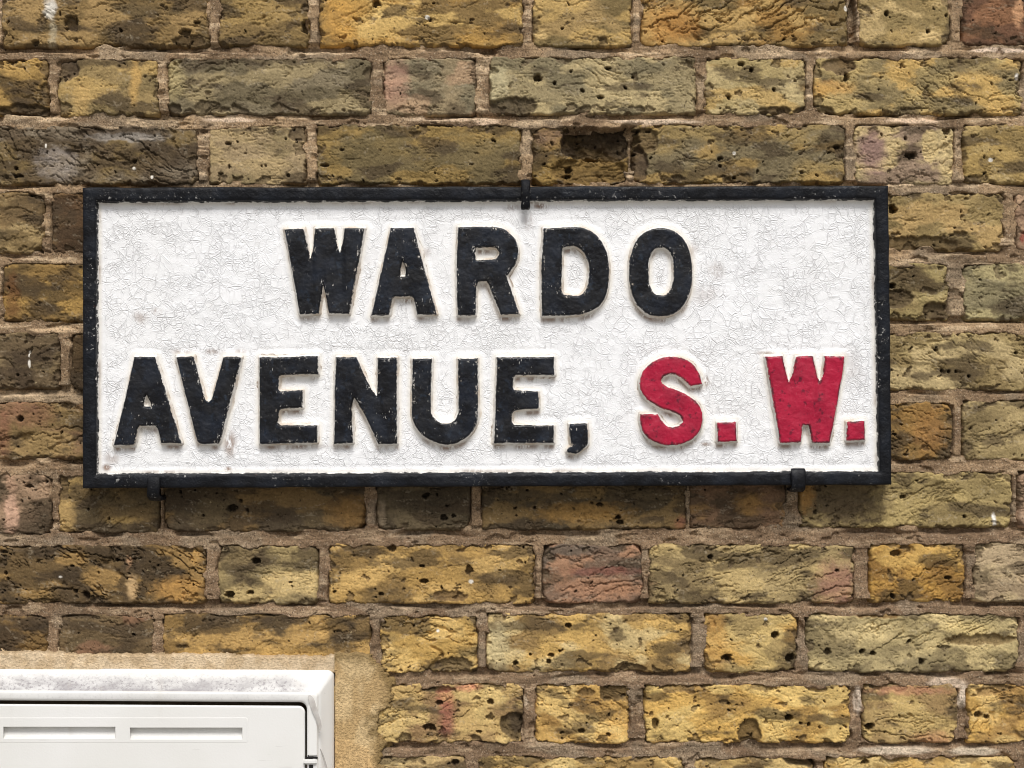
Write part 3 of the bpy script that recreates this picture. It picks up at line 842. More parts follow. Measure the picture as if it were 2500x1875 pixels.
# a trowel line here and there
trow = np.abs(V + 1.6 * fbm(X / 60, V / 30, 36) - np.round(V / 7.3) * 7.3)
hm -= np.clip(1 - trow / .7, 0, 1) * .9 * sst(.05, .3, fbm(X / 50, V / 8, 37)) * bed
over = .5 + 5.4 * np.clip(fbm(X / 26, V / 16, 38, 4) + .02, -.35, .9)          # smeared over the brick edges
hm -= sst(over, over + 2.6, D) * 14
hm = hm + .9 * sst(.2, .5, fbm(X / 26, V / 12, 39)) * sst(over + 1.4, over - .5, D)
lost = sst(.40, .52, fbm(X / 30, V / 16, 40, 4))                       # crumbled places
hm -= lost * 3.2
for (fx, fy, rx, ry, dep) in [(1540, 362, 32, 58, 18), (2082, 40, 10, 55, 14), (2082, 92, 9, 16, 7), (1215, 1860, 40, 12, 7), (1950, 1545, 16, 30, 5), (160, 158, 22, 14, 5),
                              (1195, 128, 24, 12, 4), (1440, 1655, 70, 9, 2.5), (2350, 1770, 12, 50, 5), (2080, 1720, 14, 40, 4), (1560, 1740, 12, 40, 4), (1300, 1790, 10, 30, 5)]:
    q = np.hypot((X + 2 * mid - fx * MM) / (rx * MM), (V + 1.5 * mid - fy * MM) / (ry * MM))
    hm -= sst(1.15, .7, q) * dep
base = mix3(np.broadcast_to(lin((164, 138, 107)), X.shape + (3,)), lin((130, 108, 84)), sst(-.25, .25, big))
base = mix3(base, lin((130, 107, 85)), sst(380, 620, V) * .7)
base = mix3(base, lin((88, 72, 56)), sst(.12, .45, fbm(X / 60, V / 14, 41, 4)) * .45)
limy = sst(.16, .40, fbm(X / 60, V / 10, 42, 5, .6)) * (.75 - .40 * sst(380, 560, V))
base = mix3(base, lin((150, 138, 118)), sst(.10, .26, fbm(X / 95, V / 55, 49, 3)) * .32)
base = mix3(base, lin((104, 84, 64)), sst(.16, .34, fbm(X / 80, V / 30, 50, 4)) * .5)
base = mix3(base, lin((204, 178, 144)), limy)
for (fx, fy, rx, ry, col) in [(560, 292, 60, 6, (222, 196, 168)), (1100, 290, 120, 6, (206, 180, 150)), (1600, 297, 110, 6, (222, 198, 170)), (2230, 294, 70, 7, (218, 190, 160)),
                              (2440, 122, 70, 6, (224, 200, 176)), (2310, 1668, 50, 12, (206, 184, 160)), (2350, 1700, 10, 32, (212, 194, 172)), (2095, 1710, 12, 34, (206, 188, 168)),
                              (2190, 1832, 90, 10, (206, 188, 164)), (1278, 1712, 11, 12, (214, 192, 164)), (1235, 1806, 28, 8, (206, 184, 158)), (1190, 298, 30, 8, (214, 186, 156)),
                              (1750, 1690, 14, 30, (120, 104, 86)), (130, 806, 60, 6, (206, 176, 140)), (2380, 1835, 60, 10, (200, 184, 160))]:
    q = np.hypot((X + 3 * mid - fx * MM) / (rx * MM), (V + 1.5 * mid - fy * MM) / (ry * MM))
    base = mix3(base, lin(col), sst(1.25, .7, q) * .85)
base = np.clip(base * (1 + .22 * fbm(X / 6, V / 5, 43))[..., None], .01, .9)
boxin = (X < 806 * MM) & (V > 1645 * MM)
hid = (X > 225 * MM) & (X < 2150 * MM) & (V > 480 * MM) & (V < 1165 * MM)
near = (D < 7.5) & ~boxin & ~hid
keep = near[:-1, :-1] | near[1:, :-1] | near[1:, 1:] | near[:-1, 1:]
me = field_mesh('mortar', X, V, np.maximum(hm, -24), (0, 0, ZC), keep=keep, colors=base)
mo = new_obj('mortar', me, M_MORTAR, wall)
mo.location = (0, 0, ZC)

# cement made good round the meter box
CX0, CX1, CY0, CY1 = -60, 985, 1572, 1930
X, V = np.meshgrid(np.arange(CX0 * MM, CX1 * MM, 1.25), np.arange(CY0 * MM, CY1 * MM, 1.25))
fx_, fy_ = X / MM, V / MM
wob = fbm(X / 20, V / 20, 61, 4)
wob2 = perlin(X / 4, V / 4, 62)
d_strip = np.minimum(fy_ - (1589 + fx_ * .012 + 5 * wob + 2 * wob2), 822 - fx_)
edge_x = np.interp(fy_, [1590, 1625, 1660, 1700, 1725, 1745, 1785, 1800, 1830, 1860, 1930], [950, 962, 975, 962, 950, 926, 922, 936, 940, 928, 955]) + 10 * fbm(V / 12, X / 30, 63, 4, .6) + 14 * wob + 7 * wob2 - 44 * sst(1690, 1600, fy_)
d_band = np.minimum(edge_x - fx_, fy_ - (1592 + 5 * wob + 3 * wob2))
d_out = np.where(fx_ < 816, d_strip, np.maximum(d_band, d_strip))
hs = 5.0 + .3 * wob
hbn = 2.4 + .7 * wob + .25 * wob2 + 1.0 * fbm(X / 45, V / 45, 64)
step = sst(1640, 1648, fy_)
hc = np.where(fx_ < 817, hs - step * 30, hbn)
hc -= (1 - sst(-1.5, 4, d_out)) * 8
pk = sst(.52, .60, fbm(X / 5, V / 4, 67, 2)) * (fx_ > 817)
hc -= pk * .9 * sst(-.1, .3, fbm(X / 30, V / 30, 68))
# a thin later skim, broken off along an uneven edge
skim = sst(0, 2.5, (905 - 12 * sst(1820, 1700, fy_) + 6 * wob + 14 * fbm(V / 14, V / 9, 65) - fx_)) * sst(1812, 1824, fy_ + 4 * wob - (fx_ - 880) * .3)
hc += skim * 1.1
cs = mix3(np.broadcast_to(lin((222, 198, 164)), X.shape + (3,)), lin((206, 180, 144)), sst(-.2, .3, wob))
cb = mix3(np.broadcast_to(lin((212, 184, 138)), X.shape + (3,)), lin((190, 160, 114)), sst(-.1, .3, fbm(X / 30, V / 50, 66)))
cb = mix3(cb, lin((126, 104, 66)), sst(38, 4, d_band + 12 * wob) * .8)
cb = mix3(cb, lin((206, 172, 122)), skim * .8)
cc = np.where((fx_ < 817)[..., None], cs, cb)
cc = mix3(cc, lin((140, 116, 84)), sst(6, 0, np.abs(d_out)) * .5 * (fx_ < 817))
ok = (d_out > -14) & ~((fx_ < 810) & (fy_ > 1652))
keep = ok[:-1, :-1] & ok[1:, :-1] & ok[1:, 1:] & ok[:-1, 1:]
me = field_mesh('cement_surround', X, V, hc, (0, 0, ZC), keep=keep, colors=np.clip(cc, .01, .9))
ce = new_obj('cement_surround', me, M_CEMENT, wall)
ce.location = (0, 0, ZC)
ce['label'] = 'smooth buff cement made good around the white meter box'


# the wall beyond: one slab with a window where the modelled courses stand, and the core behind them
def slab(name, x0, x1, z0, z1, ya, yb, hole, mat, parent):
    bm = bmesh.new()
    for (ax, bx, az, bz) in ((x0, hole[0], z0, z1), (hole[1], x1, z0, z1), (hole[0], hole[1], z0, hole[2]), (hole[0], hole[1], hole[3], z1)):
        vs = [bm.verts.new((x, y, z)) for y in (ya, yb) for (x, z) in ((ax, az), (bx, az), (bx, bz), (ax, bz))]
        for f in ((0, 1, 2, 3), (7, 6, 5, 4)):
            bm.faces.new([vs[k] for k in f])
    bmesh.ops.remove_doubles(bm, verts=bm.verts, dist=1e-5)
    me = bpy.data.meshes.new(name)
    bm.to_mesh(me); bm.free()
    return new_obj(name, me, mat, parent)


hole = (wx(MX0 * MM), wx(MX1 * MM), wz(MY1 * MM), wz(MY0 * MM))
slab('outer_brickwork', -3.2, 3.2, 0.0, 4.2, .0035, .20, hole, M_FAR, wall)
bm = bmesh.new()
for f in [((-1, .031, .3), (1, .031, .3), (1, .031, 2.5), (-1, .031, 2.5))]:
    bm.faces.new([bm.verts.new(v) for v in f])
me = bpy.data.meshes.new('wall_core'); bm.to_mesh(me); bm.free()
new_obj('wall_core', me, M_FAR, wall)

# ------------------------------------------------------------------ the street sign
PLATE_H, RIM_H = 21.0, 30.0
OUT = [(203, 458), (2168, 454), (2176, 1184), (203, 1192)]
INN = [(237, 493), (2134, 487), (2145, 1151), (237, 1158)]
sign = empty('street_sign', 'old white cast iron street nameplate with black rim and raised letters on brick', 'street sign',
             (wx(1190 * MM, SIGN_K), 0, wz(825 * MM, SIGN_K)))
SO = np.array(sign.location)


def child(name, me, mat, parent=sign):
    o = new_obj(name, me, mat, parent)
    return o


def spline(pts, per=5, corner=math.radians(42)):
    """Closed outline: curves run through blunt points, sharp points stay corners."""
    P = np.array(pts, float)
    n = len(P)
    tan = np.zeros_like(P); sharp = []
    for i in range(n):
        a, b = P[i] - P[i - 1], P[(i + 1) % n] - P[i]
        ang = abs(math.atan2(a[0] * b[1] - a[1] * b[0], a @ b))
        sharp.append(ang > corner)
        tan[i] = (P[(i + 1) % n] - P[i - 1]) / 2
    out = []
    for i in range(n):
        j = (i + 1) % n
        p, q = P[i], P[j]
        L = np.linalg.norm(q - p)
        if sharp[i] and sharp[j]:
            out.append(p)
            continue
        t0 = (q - p) if sharp[i] else tan[i] * min(1, L / (np.linalg.norm(tan[i]) + 1e-6))
        t1 = (q - p) if sharp[j] else tan[j] * min(1, L / (np.linalg.norm(tan[j]) + 1e-6))
        for s in np.linspace(0, 1, per, endpoint=False):
            h00, h10, h01, h11 = 2 * s**3 - 3 * s**2 + 1, s**3 - 2 * s**2 + s, -2 * s**3 + 3 * s**2, s**3 - s**2
            out.append(h00 * p + h10 * t0 + h01 * q + h11 * t1)
    return np.array(out)


def ellipse(cx, cy, rx, ry, p=2.35, n=40):
    out = []
    for i in range(n):
        a = 2 * math.pi * i / n
        c, s = math.cos(a), math.sin(a)
        out.append((cx + rx * math.copysign(abs(c) ** (2 / p), c), cy + ry * math.copysign(abs(s) ** (2 / p), s)))
    return out


def zoomed(ox, oy, k, pts):
    return [(ox + x / k, oy + y / k) for x, y in pts]


KA = 3.687; KD = 3.16; KE = 3.072
GLYPHS = [
 ('letter', 'W', M_BLACK, [zoomed(650, 500, KA, [(165, 222), (338, 216), (362, 330), (398, 478), (422, 400), (442, 212), (612, 212), (632, 330), (664, 430), (690, 330), (706, 212), (887, 212), (815, 600), (746, 980), (565, 978), (540, 840), (512, 700), (494, 860), (474, 980), (304, 985), (240, 620)])]),
 ('letter', 'A', M_BLACK, [zoomed(650, 500, KA, [(1124, 212), (1324, 208), (1535, 985), (1362, 988), (1330, 850), (1310, 826), (1158, 826), (1138, 850), (1104, 992), (948, 996)]),
                           zoomed(650, 500, KA, [(1230, 505), (1256, 590), (1252, 646), (1208, 646), (1208, 590)])]),
 ('letter', 'R', M_BLACK, [zoomed(650, 500, KA, [(1728, 202), (2050, 200), (2160, 232), (2238, 310), (2268, 410), (2255, 490), (2222, 565), (2166, 640), (2178, 690), (2278, 985), (2112, 990), (2010, 740), (1985, 690), (1905, 690), (1890, 740), (1884, 994), (1724, 996), (1714, 600)]),
                           zoomed(650, 500, KA, [(1882, 386), (2060, 384), (2094, 412), (2096, 448), (2062, 494), (1884, 500)])]),
 ('letter', 'D', M_BLACK, [zoomed(1200, 500, KA, [(470, 213), (780, 203), (895, 238), (980, 320), (1036, 430), (1056, 560), (1052, 700), (1030, 815), (980, 900), (900, 955), (780, 990), (455, 1000), (450, 600)]),
                           zoomed(1200, 500, KA, [(634, 384), (740, 374), (820, 420), (866, 510), (880, 600), (870, 700), (840, 780), (780, 822), (650, 812), (632, 760)])]),
 ('letter', 'O', M_BLACK, [zoomed(1200, 500, KA, ellipse(1521, 608, 283, 396, 2.3)), zoomed(1200, 500, KA, ellipse(1525, 600, 114, 216, 2.5))]),
 ('letter', 'A', M_BLACK, [zoomed(200, 820, KA, [(474, 190), (662, 187), (892, 965), (716, 966), (684, 840), (664, 808), (524, 810), (504, 840), (474, 980), (288, 986), (380, 612)]),
                           zoomed(200, 820, KA, [(583, 528), (626, 618), (622, 642), (560, 634), (558, 606)])]),
 ('letter', 'V', M_BLACK, [zoomed(200, 820, KA, [(850, 190), (1005, 185), (1095, 530), (1116, 578), (1142, 594), (1166, 570), (1182, 530), (1275, 188), (1437, 192), (1250, 930), (1236, 968), (1086, 972), (1040, 940)])]),
 ('letter', 'E', M_BLACK, [zoomed(200, 820, KA, [(1600, 195), (2120, 184), (2126, 345), (1800, 352), (1776, 370), (1768, 480), (1790, 500), (1985, 490), (1982, 645), (1800, 656), (1776, 680), (1766, 780), (1790, 806), (2116, 806), (2118, 960), (1600, 972)])]),
 ('letter', 'N', M_BLACK, [zoomed(780, 820, KD, [(130, 165), (285, 163), (370, 360), (444, 470), (452, 170), (596, 168), (599, 832), (455, 836), (350, 610), (266, 468), (250, 560), (258, 824), (114, 830), (120, 420)])]),
 ('letter', 'U', M_BLACK, [zoomed(780, 820, KD, [(720, 178), (866, 174), (860, 570), (890, 640), (940, 672), (1000, 672), (1045, 648), (1074, 580), (1068, 178), (1220, 174), (1222, 600), (1206, 690), (1155, 765), (1075, 818), (980, 838), (880, 815), (785, 755), (730, 670), (712, 590)])]),
 ('letter', 'E', M_BLACK, [zoomed(780, 820, KD, [(1370, 165), (1806, 164), (1810, 302), (1520, 304), (1496, 322), (1490, 400), (1510, 418), (1686, 430), (1692, 560), (1515, 572), (1490, 590), (1480, 664), (1504, 688), (1806, 692), (1806, 825), (1348, 826), (1360, 500)])]),
 ('comma', ',', M_BLACK, [zoomed(780, 820, KD, [(1924, 678), (2064, 674), (2070, 826), (2034, 872), (1980, 906), (1908, 896), (1916, 872), (1950, 846), (1938, 820)])]),
 ('letter', 'S', M_RED, [zoomed(1480, 820, KE, [(718, 362), (700, 290), (650, 215), (580, 170), (490, 157), (390, 175), (300, 235), (255, 320), (260, 410), (310, 480), (400, 535), (500, 570), (555, 600), (573, 640), (550, 675), (490, 685), (440, 665), (405, 620), (384, 588), (258, 585), (255, 640), (280, 720), (340, 785), (430, 816), (540, 816), (640, 775), (700, 710), (723, 630), (715, 560), (670, 490), (590, 435), (480, 390), (430, 365), (412, 335), (430, 300), (480, 285), (540, 300), (585, 335), (630, 377)])]),
 ('full_stop', '.', M_RED, [zoomed(1480, 820, KE, [(832, 650), (970, 646), (978, 790), (834, 796)])]),
 ('letter', 'W', M_RED, [zoomed(1480, 820, KE, [(1196, 158), (1322, 150), (1345, 270), (1368, 345), (1395, 285), (1424, 155), (1550, 153), (1575, 280), (1600, 346), (1625, 285), (1640, 151), (1787, 154), (1770, 290), (1676, 804), (1542, 802), (1518, 672), (1474, 668), (1458, 796), (1304, 802), (1250, 480)])]),
 ('full_stop', '.', M_RED, [zoomed(1480, 820, KE, [(1802, 644), (1934, 638), (1938, 780), (1803, 783)])]),
]


def sdf(X, V, polys):
    dmin = np.full(X.shape, 1e9)
    inside = np.zeros(X.shape, bool)
    for P in polys:
        n = len(P)
        for i in range(n):
            ax, ay = P[i]; bx, by = P[(i + 1) % n]
            ex, ey = bx - ax, by - ay
            t = np.clip(((X - ax) * ex + (V - ay) * ey) / (ex * ex + ey * ey + 1e-9), 0, 1)
            dmin = np.minimum(dmin, (X - ax - t * ex) ** 2 + (V - ay - t * ey) ** 2)
            cond = ((ay > V) != (by > V))
            xc = ax + (V - ay) * ex / (ey if abs(ey) > 1e-9 else 1e-9)
            inside ^= cond & (X < xc)
    s = np.sqrt(dmin)
    return np.where(inside, -s, s)


SPL = [[spline(p) * MM for p in g[3]] for g in GLYPHS]


def rim_dist(X, V):
    """mm from the inner edge of the rim, positive on the plate."""
    d = np.full(X.shape, 1e9)
    P = np.array(INN, float) * MM
    for i in range(4):
        a, b = P[i], P[(i + 1) % 4]
        e = (b - a) / np.linalg.norm(b - a)
        d = np.minimum(d, (V - a[1]) * e[0] - (X - a[0]) * e[1])
    return d


# the plate
x0, x1, y0, y1 = 226 * MM, 2156 * MM, 478 * MM, 1168 * MM
X, V = np.meshgrid(np.arange(x0, x1, 1.7), np.arange(y0, y1, 1.7))
dl = np.full(X.shape, 60.0)
stain = np.zeros(X.shape)
for P in SPL:
    bb = np.concatenate(P)
    i0, i1 = np.searchsorted(X[0], (bb[:, 0].min() - 25, bb[:, 0].max() + 25))
    j0, j1 = np.searchsorted(V[:, 0], (bb[:, 1].min() - 25, bb[:, 1].max() + 40))
    xs, vs = X[j0:j1, i0:i1], V[j0:j1, i0:i1]
    s = sdf(xs, vs, P)
    dl[j0:j1, i0:i1] = np.minimum(dl[j0:j1, i0:i1], s)
    up = sdf(xs, vs - 5.5, P)                          # rust that has run down from the letter
    st = sst(3.5, -1.5, up) * sst(1.0, 3.5, s) * np.clip(.62 + 1.8 * fbm(xs / 16, vs / 60, 71), 0, 1)
    stain[j0:j1, i0:i1] = np.maximum(stain[j0:j1, i0:i1], st * .8)
for (fx, fy, rx, ry, s) in [(560, 1085, 18, 36, .75), (770, 1090, 40, 6, .3), (270, 1120, 22, 18, .45), (258, 1142, 12, 10, 1.0), (555, 1145, 10, 6, .9), (520, 858, 28, 8, .6), (440, 858, 30, 8, .5),
                            (585, 857, 18, 6, .5), (340, 775, 22, 18, .45), (380, 760, 14, 10, .5), (1320, 502, 22, 8, .9), (1250, 505, 22, 10, .55), (1290, 540, 14, 25, .35), (1690, 610, 18, 22, .35),
                            (1750, 660, 24, 26, .35), (1725, 930, 8, 16, .9), (1725, 1085, 16, 6, .7), (1040, 615, 14, 14, .35), (1720, 720, 40, 30, .25), (2080, 900, 30, 60, .2), (1870, 862, 26, 5, .7)]:
    q = np.hypot((X - fx * MM) / (rx * MM), (V - fy * MM) / (ry * MM))
    stain = np.maximum(stain, s * sst(1.3, .2, q))
rd = rim_dist(X, V)
stain = np.maximum(stain, sst(5, 0, rd) * np.clip(-.12 + 1.3 * fbm(X / 40, V / 40, 72), 0, .7))
near = np.minimum(dl, rd * 1.2)
H = PLATE_H + .5 * fbm(X / 60, V / 45, 73) + .22 * fbm(X / 9, V / 8, 74) + .8 * sst(9, 1, near) - .5 * sst(7, 9, near) * sst(11, 9, near)
me = field_mesh('plate', X, V, H, SO, SIGN_K, colors=None, floats={'near': near, 'stain': stain})
child('plate', me, M_WHITE)

# the rim
def rim_mesh():
    prof = [(0, -2), (0, 10), (-.01, 24), (.01, 27.6), (.05, 29.2), (.12, 29.8), (.3, 30.0), (.5, 30.0), (.7, 30.0), (.86, 29.8), (.94, 29.1), (.98, 27.6), (1.01, 24.6), (1.06, 22.2), (1.16, 19.0)]
    Po, Pi = np.array(OUT, float) * MM, np.array(INN, float) * MM
    so, si = [], []
    for i in range(4):
        a, b, c, e = Po[i], Po[(i + 1) % 4], Pi[i], Pi[(i + 1) % 4]
        n = int(np.linalg.norm(b - a) / 2.2)
        for t in np.linspace(0, 1, n, endpoint=False):
            so.append(a + (b - a) * t); si.append(c + (e - c) * t)
    so, si = np.array(so), np.array(si)
    n, m = len(so), len(prof)
    A = np.array([p[0] for p in prof]); Hh = np.array([p[1] for p in prof])
    XY = so[:, None, :] * (1 - A)[None, :, None] + si[:, None, :] * A[None, :, None]
    Xp, Vp = XY[..., 0].copy(), XY[..., 1].copy()
    nz = fbm(Xp / 22, Vp / 22, 81, 4); nz2 = perlin(Xp / 5, Vp / 5, 82)
    wgt = sst(15, 24, Hh)[None, :]
    Xp += (fbm(Xp / 30, Vp / 30, 83, 2) * .55) * wgt
    Vp += (fbm(Xp / 30, Vp / 30, 84, 2) * .55) * wgt
    Hp = Hh[None, :] + (nz * .9 + nz2 * .4) * wgt
    co = np.stack([wx(Xp, SIGN_K) - SO[0], -Hp / 1000 - SO[1], wz(Vp, SIGN_K) - SO[2]], -1).reshape(-1, 3)
    idx = np.arange(n * m).reshape(n, m)
    nxt = np.roll(idx, -1, 0)
    q = np.stack([idx[:, :-1], idx[:, 1:], nxt[:, 1:], nxt[:, :-1]], -1).reshape(-1, 4)
    sd = np.broadcast_to((A - 1.0) * 15 + .0, (n, m)).copy()
    return raw_mesh('rim', co, q, True, None, {'sd': sd.reshape(-1)})


child('rim', rim_mesh(), M_IRON)
# back of the casting, so that it is a solid body
bm = bmesh.new()
cs_ = [(x * MM, y * MM) for x, y in OUT]
f = [bm.verts.new((wx(x, SIGN_K) * .999 - SO[0], -.004 - SO[1], wz(y, SIGN_K) - SO[2])) for x, y in cs_]
bm.faces.new(f)
me = bpy.data.meshes.new('back_plate'); bm.to_mesh(me); bm.free()
me.attributes.new('sd', 'FLOAT', 'POINT').data.foreach_set('value', np.full(4, -9.0, np.float32))
child('back_plate', me, M_IRON)

DIPS = [(0, (650, 500), KA, (398, 480), (392, 940), 7.5, 1.7), (0, (650, 500), KA, (664, 430), (672, 940), 7.5, 1.7), (0, (650, 500), KA, (512, 700), (508, 560), 4.5, 1.0),
        (6, (200, 820), KA, (1140, 600), (1150, 930), 8.0, 1.5), (8, (780, 820), KD, (446, 470), (500, 760), 6.0, 1.2), (8, (780, 820), KD, (266, 466), (200, 250), 5.0, .9),
        (14, (1480, 820), KE, (1370, 345), (1392, 760), 7.0, 1.5), (14, (1480, 820), KE, (1600, 346), (1604, 760), 7.0, 1.5), (14, (1480, 820), KE, (1496, 668), (1492, 540), 4.5, 1.0)]
for gi, (nm, ch, mat, _p) in enumerate(GLYPHS):
    P = SPL[gi]
    bb = np.concatenate(P)
    mg = 7
    cell = .72
    X, V = np.meshgrid(np.arange(bb[:, 0].min() - mg, bb[:, 0].max() + mg, cell), np.arange(bb[:, 1].min() - mg, bb[:, 1].max() + mg, cell))
    s = sdf(X, V, P)
    s = s + .5 + .22 * fbm(X / 6, V / 6, 400 + gi) + .3 * fbm(X / 22, V / 22, 440 + gi)
    top = 8.2
    # rounded arris, drafted flank, paint fillet at the foot
    hgt = np.interp(s, [-6, -1.4, -.5, 0, .5, 1.0, 2.2, 3.0, 4.6, 6.5], [top, top - .04, top - .3, top - .9, top - 2.4, top - 4.0, 1.0, .4, .0, -1.0])
    face = sst(.5, -1.5, s)
    hgt = hgt + face * (.5 * fbm(X / 14, V / 18, 480 + gi) + .12 * perlin(X / 3.2, V / 3.2, 500 + gi)) + (1 - face) * .22 * fbm(X / 8, V / 8, 520 + gi)
    for (ga, gb, k0, (ax, ay), (bx, by), rad, dep) in DIPS:
        if gi != ga:
            continue
        (ox, oy) = gb
        ax, ay, bx, by = (ox + ax / k0) * MM, (oy + ay / k0) * MM, (ox + bx / k0) * MM, (oy + by / k0) * MM
        ex, ey = bx - ax, by - ay
        tt = np.clip(((X - ax) * ex + (V - ay) * ey) / (ex * ex + ey * ey), 0, 1)
        hgt = hgt - face * dep * sst(rad, rad * .15, np.hypot(X - ax - tt * ex, V - ay - tt * ey)) * (1 - .75 * tt)
    ok = s < 6.2
    keep = ok[:-1, :-1] | ok[1:, :-1] | ok[1:, 1:] | ok[:-1, 1:]
    me = field_mesh(nm, X, V, PLATE_H + .15 + hgt, SO, SIGN_K, keep=keep, floats={'sd': s})
    o = child(nm, me, mat)
    o['label'] = {'letter': ('red' if mat is M_RED else 'black') + ' raised letter ' + ch, 'comma': 'black raised comma', 'full_stop': 'small red raised square full stop'}[nm]


# hooks driven into the joints that hold the casting
def hook(x, path, w0, w1, thick, seed):
    pts = np.array([(h, y * MM) for h, y in path], float)
    seg = np.concatenate([[0], np.cumsum(np.linalg.norm(np.diff(pts, axis=0), axis=1))])
    n = 26
    s = np.linspace(0, seg[-1], n)
    ph, pv = np.interp(s, seg, pts[:, 0]), np.interp(s, seg, pts[:, 1])
    for _ in range(2):
        ph[1:-1] = (ph[:-2] + 2 * ph[1:-1] + ph[2:]) / 4
        pv[1:-1] = (pv[:-2] + 2 * pv[1:-1] + pv[2:]) / 4
    th, tv = np.gradient(ph), np.gradient(pv)
    L = np.hypot(th, tv)
    nh, nv = tv / L, -th / L
    if nh[-3] < 0:
        nh, nv = -nh, -nv
    sec = [(-1, .0), (-1, .8), (-.82, 1.0), (-.3, 1.08), (.3, 1.08), (.82, 1.0), (1, .8), (1, 0), (.5, -.1), (-.5, -.1)]
    m = len(sec)
    co = []
    for i in range(n):
        f = i / (n - 1)
        hw = (w0 + (w1 - w0) * f) / 2 * MM
        for (a, b) in sec:
            jx = perlin(np.array([i * .35 + 3.1]), np.array([a * 2 + b + seed]), seed)[0]
            tk = thick * b * (1 if 0 < i < n - 1 else .75)
            X_ = x * MM + a * hw * (1 if i < n - 1 else .9) + jx * .9
            co.append((wx(X_, SIGN_K) - SO[0], -(ph[i] + nh[i] * tk + jx * .5) / 1000 - SO[1], wz(pv[i] + nv[i] * tk, SIGN_K) - SO[2]))
    q = []
    for i in range(n - 1):
        for j in range(m):
            q.append((i * m + j, i * m + (j + 1) % m, (i + 1) * m + (j + 1) % m, (i + 1) * m + j))
    for b0 in (0, (n - 1) * m):
        for j in range(0, m // 2 - 1):
            q.append((b0 + j, b0 + j + 1, b0 + m - 2 - j, b0 + m - 1 - j))
    me = raw_mesh('hook', np.array(co), np.array(q), True, None, {'sd': np.full(len(co), -4.2)})
    bm = bmesh.new(); bm.from_mesh(me)
    bmesh.ops.recalc_face_normals(bm, faces=bm.faces)
    bm.to_mesh(me); bm.free()
    o = child('hook', me, M_IRON)
    return o


hook(1283, [(-14, 447), (20, 447), (30, 448), (33, 453), (33.5, 470), (32, 490), (29.5, 512)], 22, 21, 4.0, 3)['label'] = 'narrow black iron hook over the top rim'
hook(379, [(-14, 1214), (20, 1214), (30, 1211), (32.5, 1203), (33, 1190), (32.5, 1176), (31, 1163)], 29, 31, 4.2, 5)['label'] = 'black iron hook under the rim near the corner below A'
hook(1946, [(-14, 1194), (22, 1194), (31, 1191), (33, 1184), (33.5, 1172), (33, 1160), (30, 1145)], 29, 36, 3.4, 9)['label'] = 'broad black iron hook under the rim below the red W'

# ------------------------------------------------------------------ the meter box
box = empty('meter_box', 'white plastic meter box with dirty sloping top in the lower corner of the wall', 'meter box', (wx(300 * MM), 0, wz(2300 * MM)))
BO = np.array(box.location)


def P3(fx, fy, h):
    k = 1 - h / (DIST * 1000)
    return np.array((wx(fx * MM, k) - BO[0], -h / 1000 - BO[1], wz(fy * MM, k) - BO[2]))


def rr(xl, yt, xr, yb, r, nc=8, ns=26):
    pts = []
    cs = [(xr - r, yt + r, -90), (xr - r, yb - r, 0), (xl + r, yb - r, 90), (xl + r, yt + r, 180)]
    for i, (cx, cy, a0) in enumerate(cs):
        for k in range(nc + 1):
            a = math.radians(a0 + 90 * k / nc)
            pts.append((cx + r * math.cos(a), cy + r * math.sin(a), i))
        nx_ = cs[(i + 1) % 4]
        a = math.radians(a0 + 90)
        p = (cx + r * math.cos(a), cy + r * math.sin(a))
        b = math.radians(nx_[2])
        q = (nx_[0] + r * math.cos(b), nx_[1] + r * math.sin(b))
        for k in range(1, ns):
            f = k / ns
            pts.append((p[0] + (q[0] - p[0]) * f, p[1] + (q[1] - p[1]) * f, i))
    return pts


BX_L, BX_R, BY_T, BY_B = -420, 816, 1634, 2960


def rings_mesh(name, rings, cap=False):
    co, q, dirt = [], [], []
    n = None
    for (ix, iy, h, r, dt) in rings:
        pts = rr(BX_L + ix, BY_T + iy, BX_R - ix, BY_B - iy, r)
        n = len(pts)
        for (x, y, s) in pts:
            ytop = BY_T + iy
            co.append(P3(x, y - (BX_R - x) * .006, h))
            dirt.append(dt * (1 if y < ytop + 3 + r * .3 else 0) * float(np.clip((BX_R - 45 - x) / 60, 0, 1)))
    for k in range(len(rings) - 1):
        for j in range(n):
            a, b = k * n + j, k * n + (j + 1) % n
            q.append((a, b, b + n, a + n))
    me = raw_mesh(name, np.array(co), np.array(q), True, None, {'dirt': np.array(dirt)})
    bm = bmesh.new(); bm.from_mesh(me)
    bmesh.ops.recalc_face_normals(bm, faces=bm.faces)
    if bm.faces[len(bm.faces) // 2].normal.y > .2:
        bmesh.ops.reverse_faces(bm, faces=bm.faces)
    bm.to_mesh(me); bm.free()
    return me


frame_rings = [(0, 0, -20, 16, 0), (0, 0, -2, 16, 0), (0, 0, 2.5, 16, .0), (1.5, 2, 5, 15, .05), (7, 10, 9, 14, .15), (14, 20, 12.5, 13, .5), (22, 32, 16.5, 12, .95), (30, 44, 20.5, 11, 1.1), (36, 53, 23.4, 10, 1.2),
               (38, 55, 23.6, 10, 1.25), (39.5, 56, 24.8, 10, .35), (42, 59, 26.4, 10, .12), (45, 63, 26.9, 10, .2), (60, 74, 26.9, 14, .3), (64, 78, 26.6, 17, .1), (66, 80, 25.4, 18, .1), (66.6, 80.5, 22, 18, 0), (67, 81, -45, 18, 0), (90, 110, -45, 18, 0)]
# 816-66 = 750 and 1634+80 = 1714: the mouth of the frame
o = new_obj('frame', rings_mesh('frame', frame_rings), M_GPR, box)
o['label'] = 'white frame with grime along its sloping top'

DOOR_H = 25.5
door_me = bpy.data.meshes.new('door')
bm = bmesh.new()
SLOTS = [(8, 1774, 282, 1804), (317, 1776, 592, 1806)]


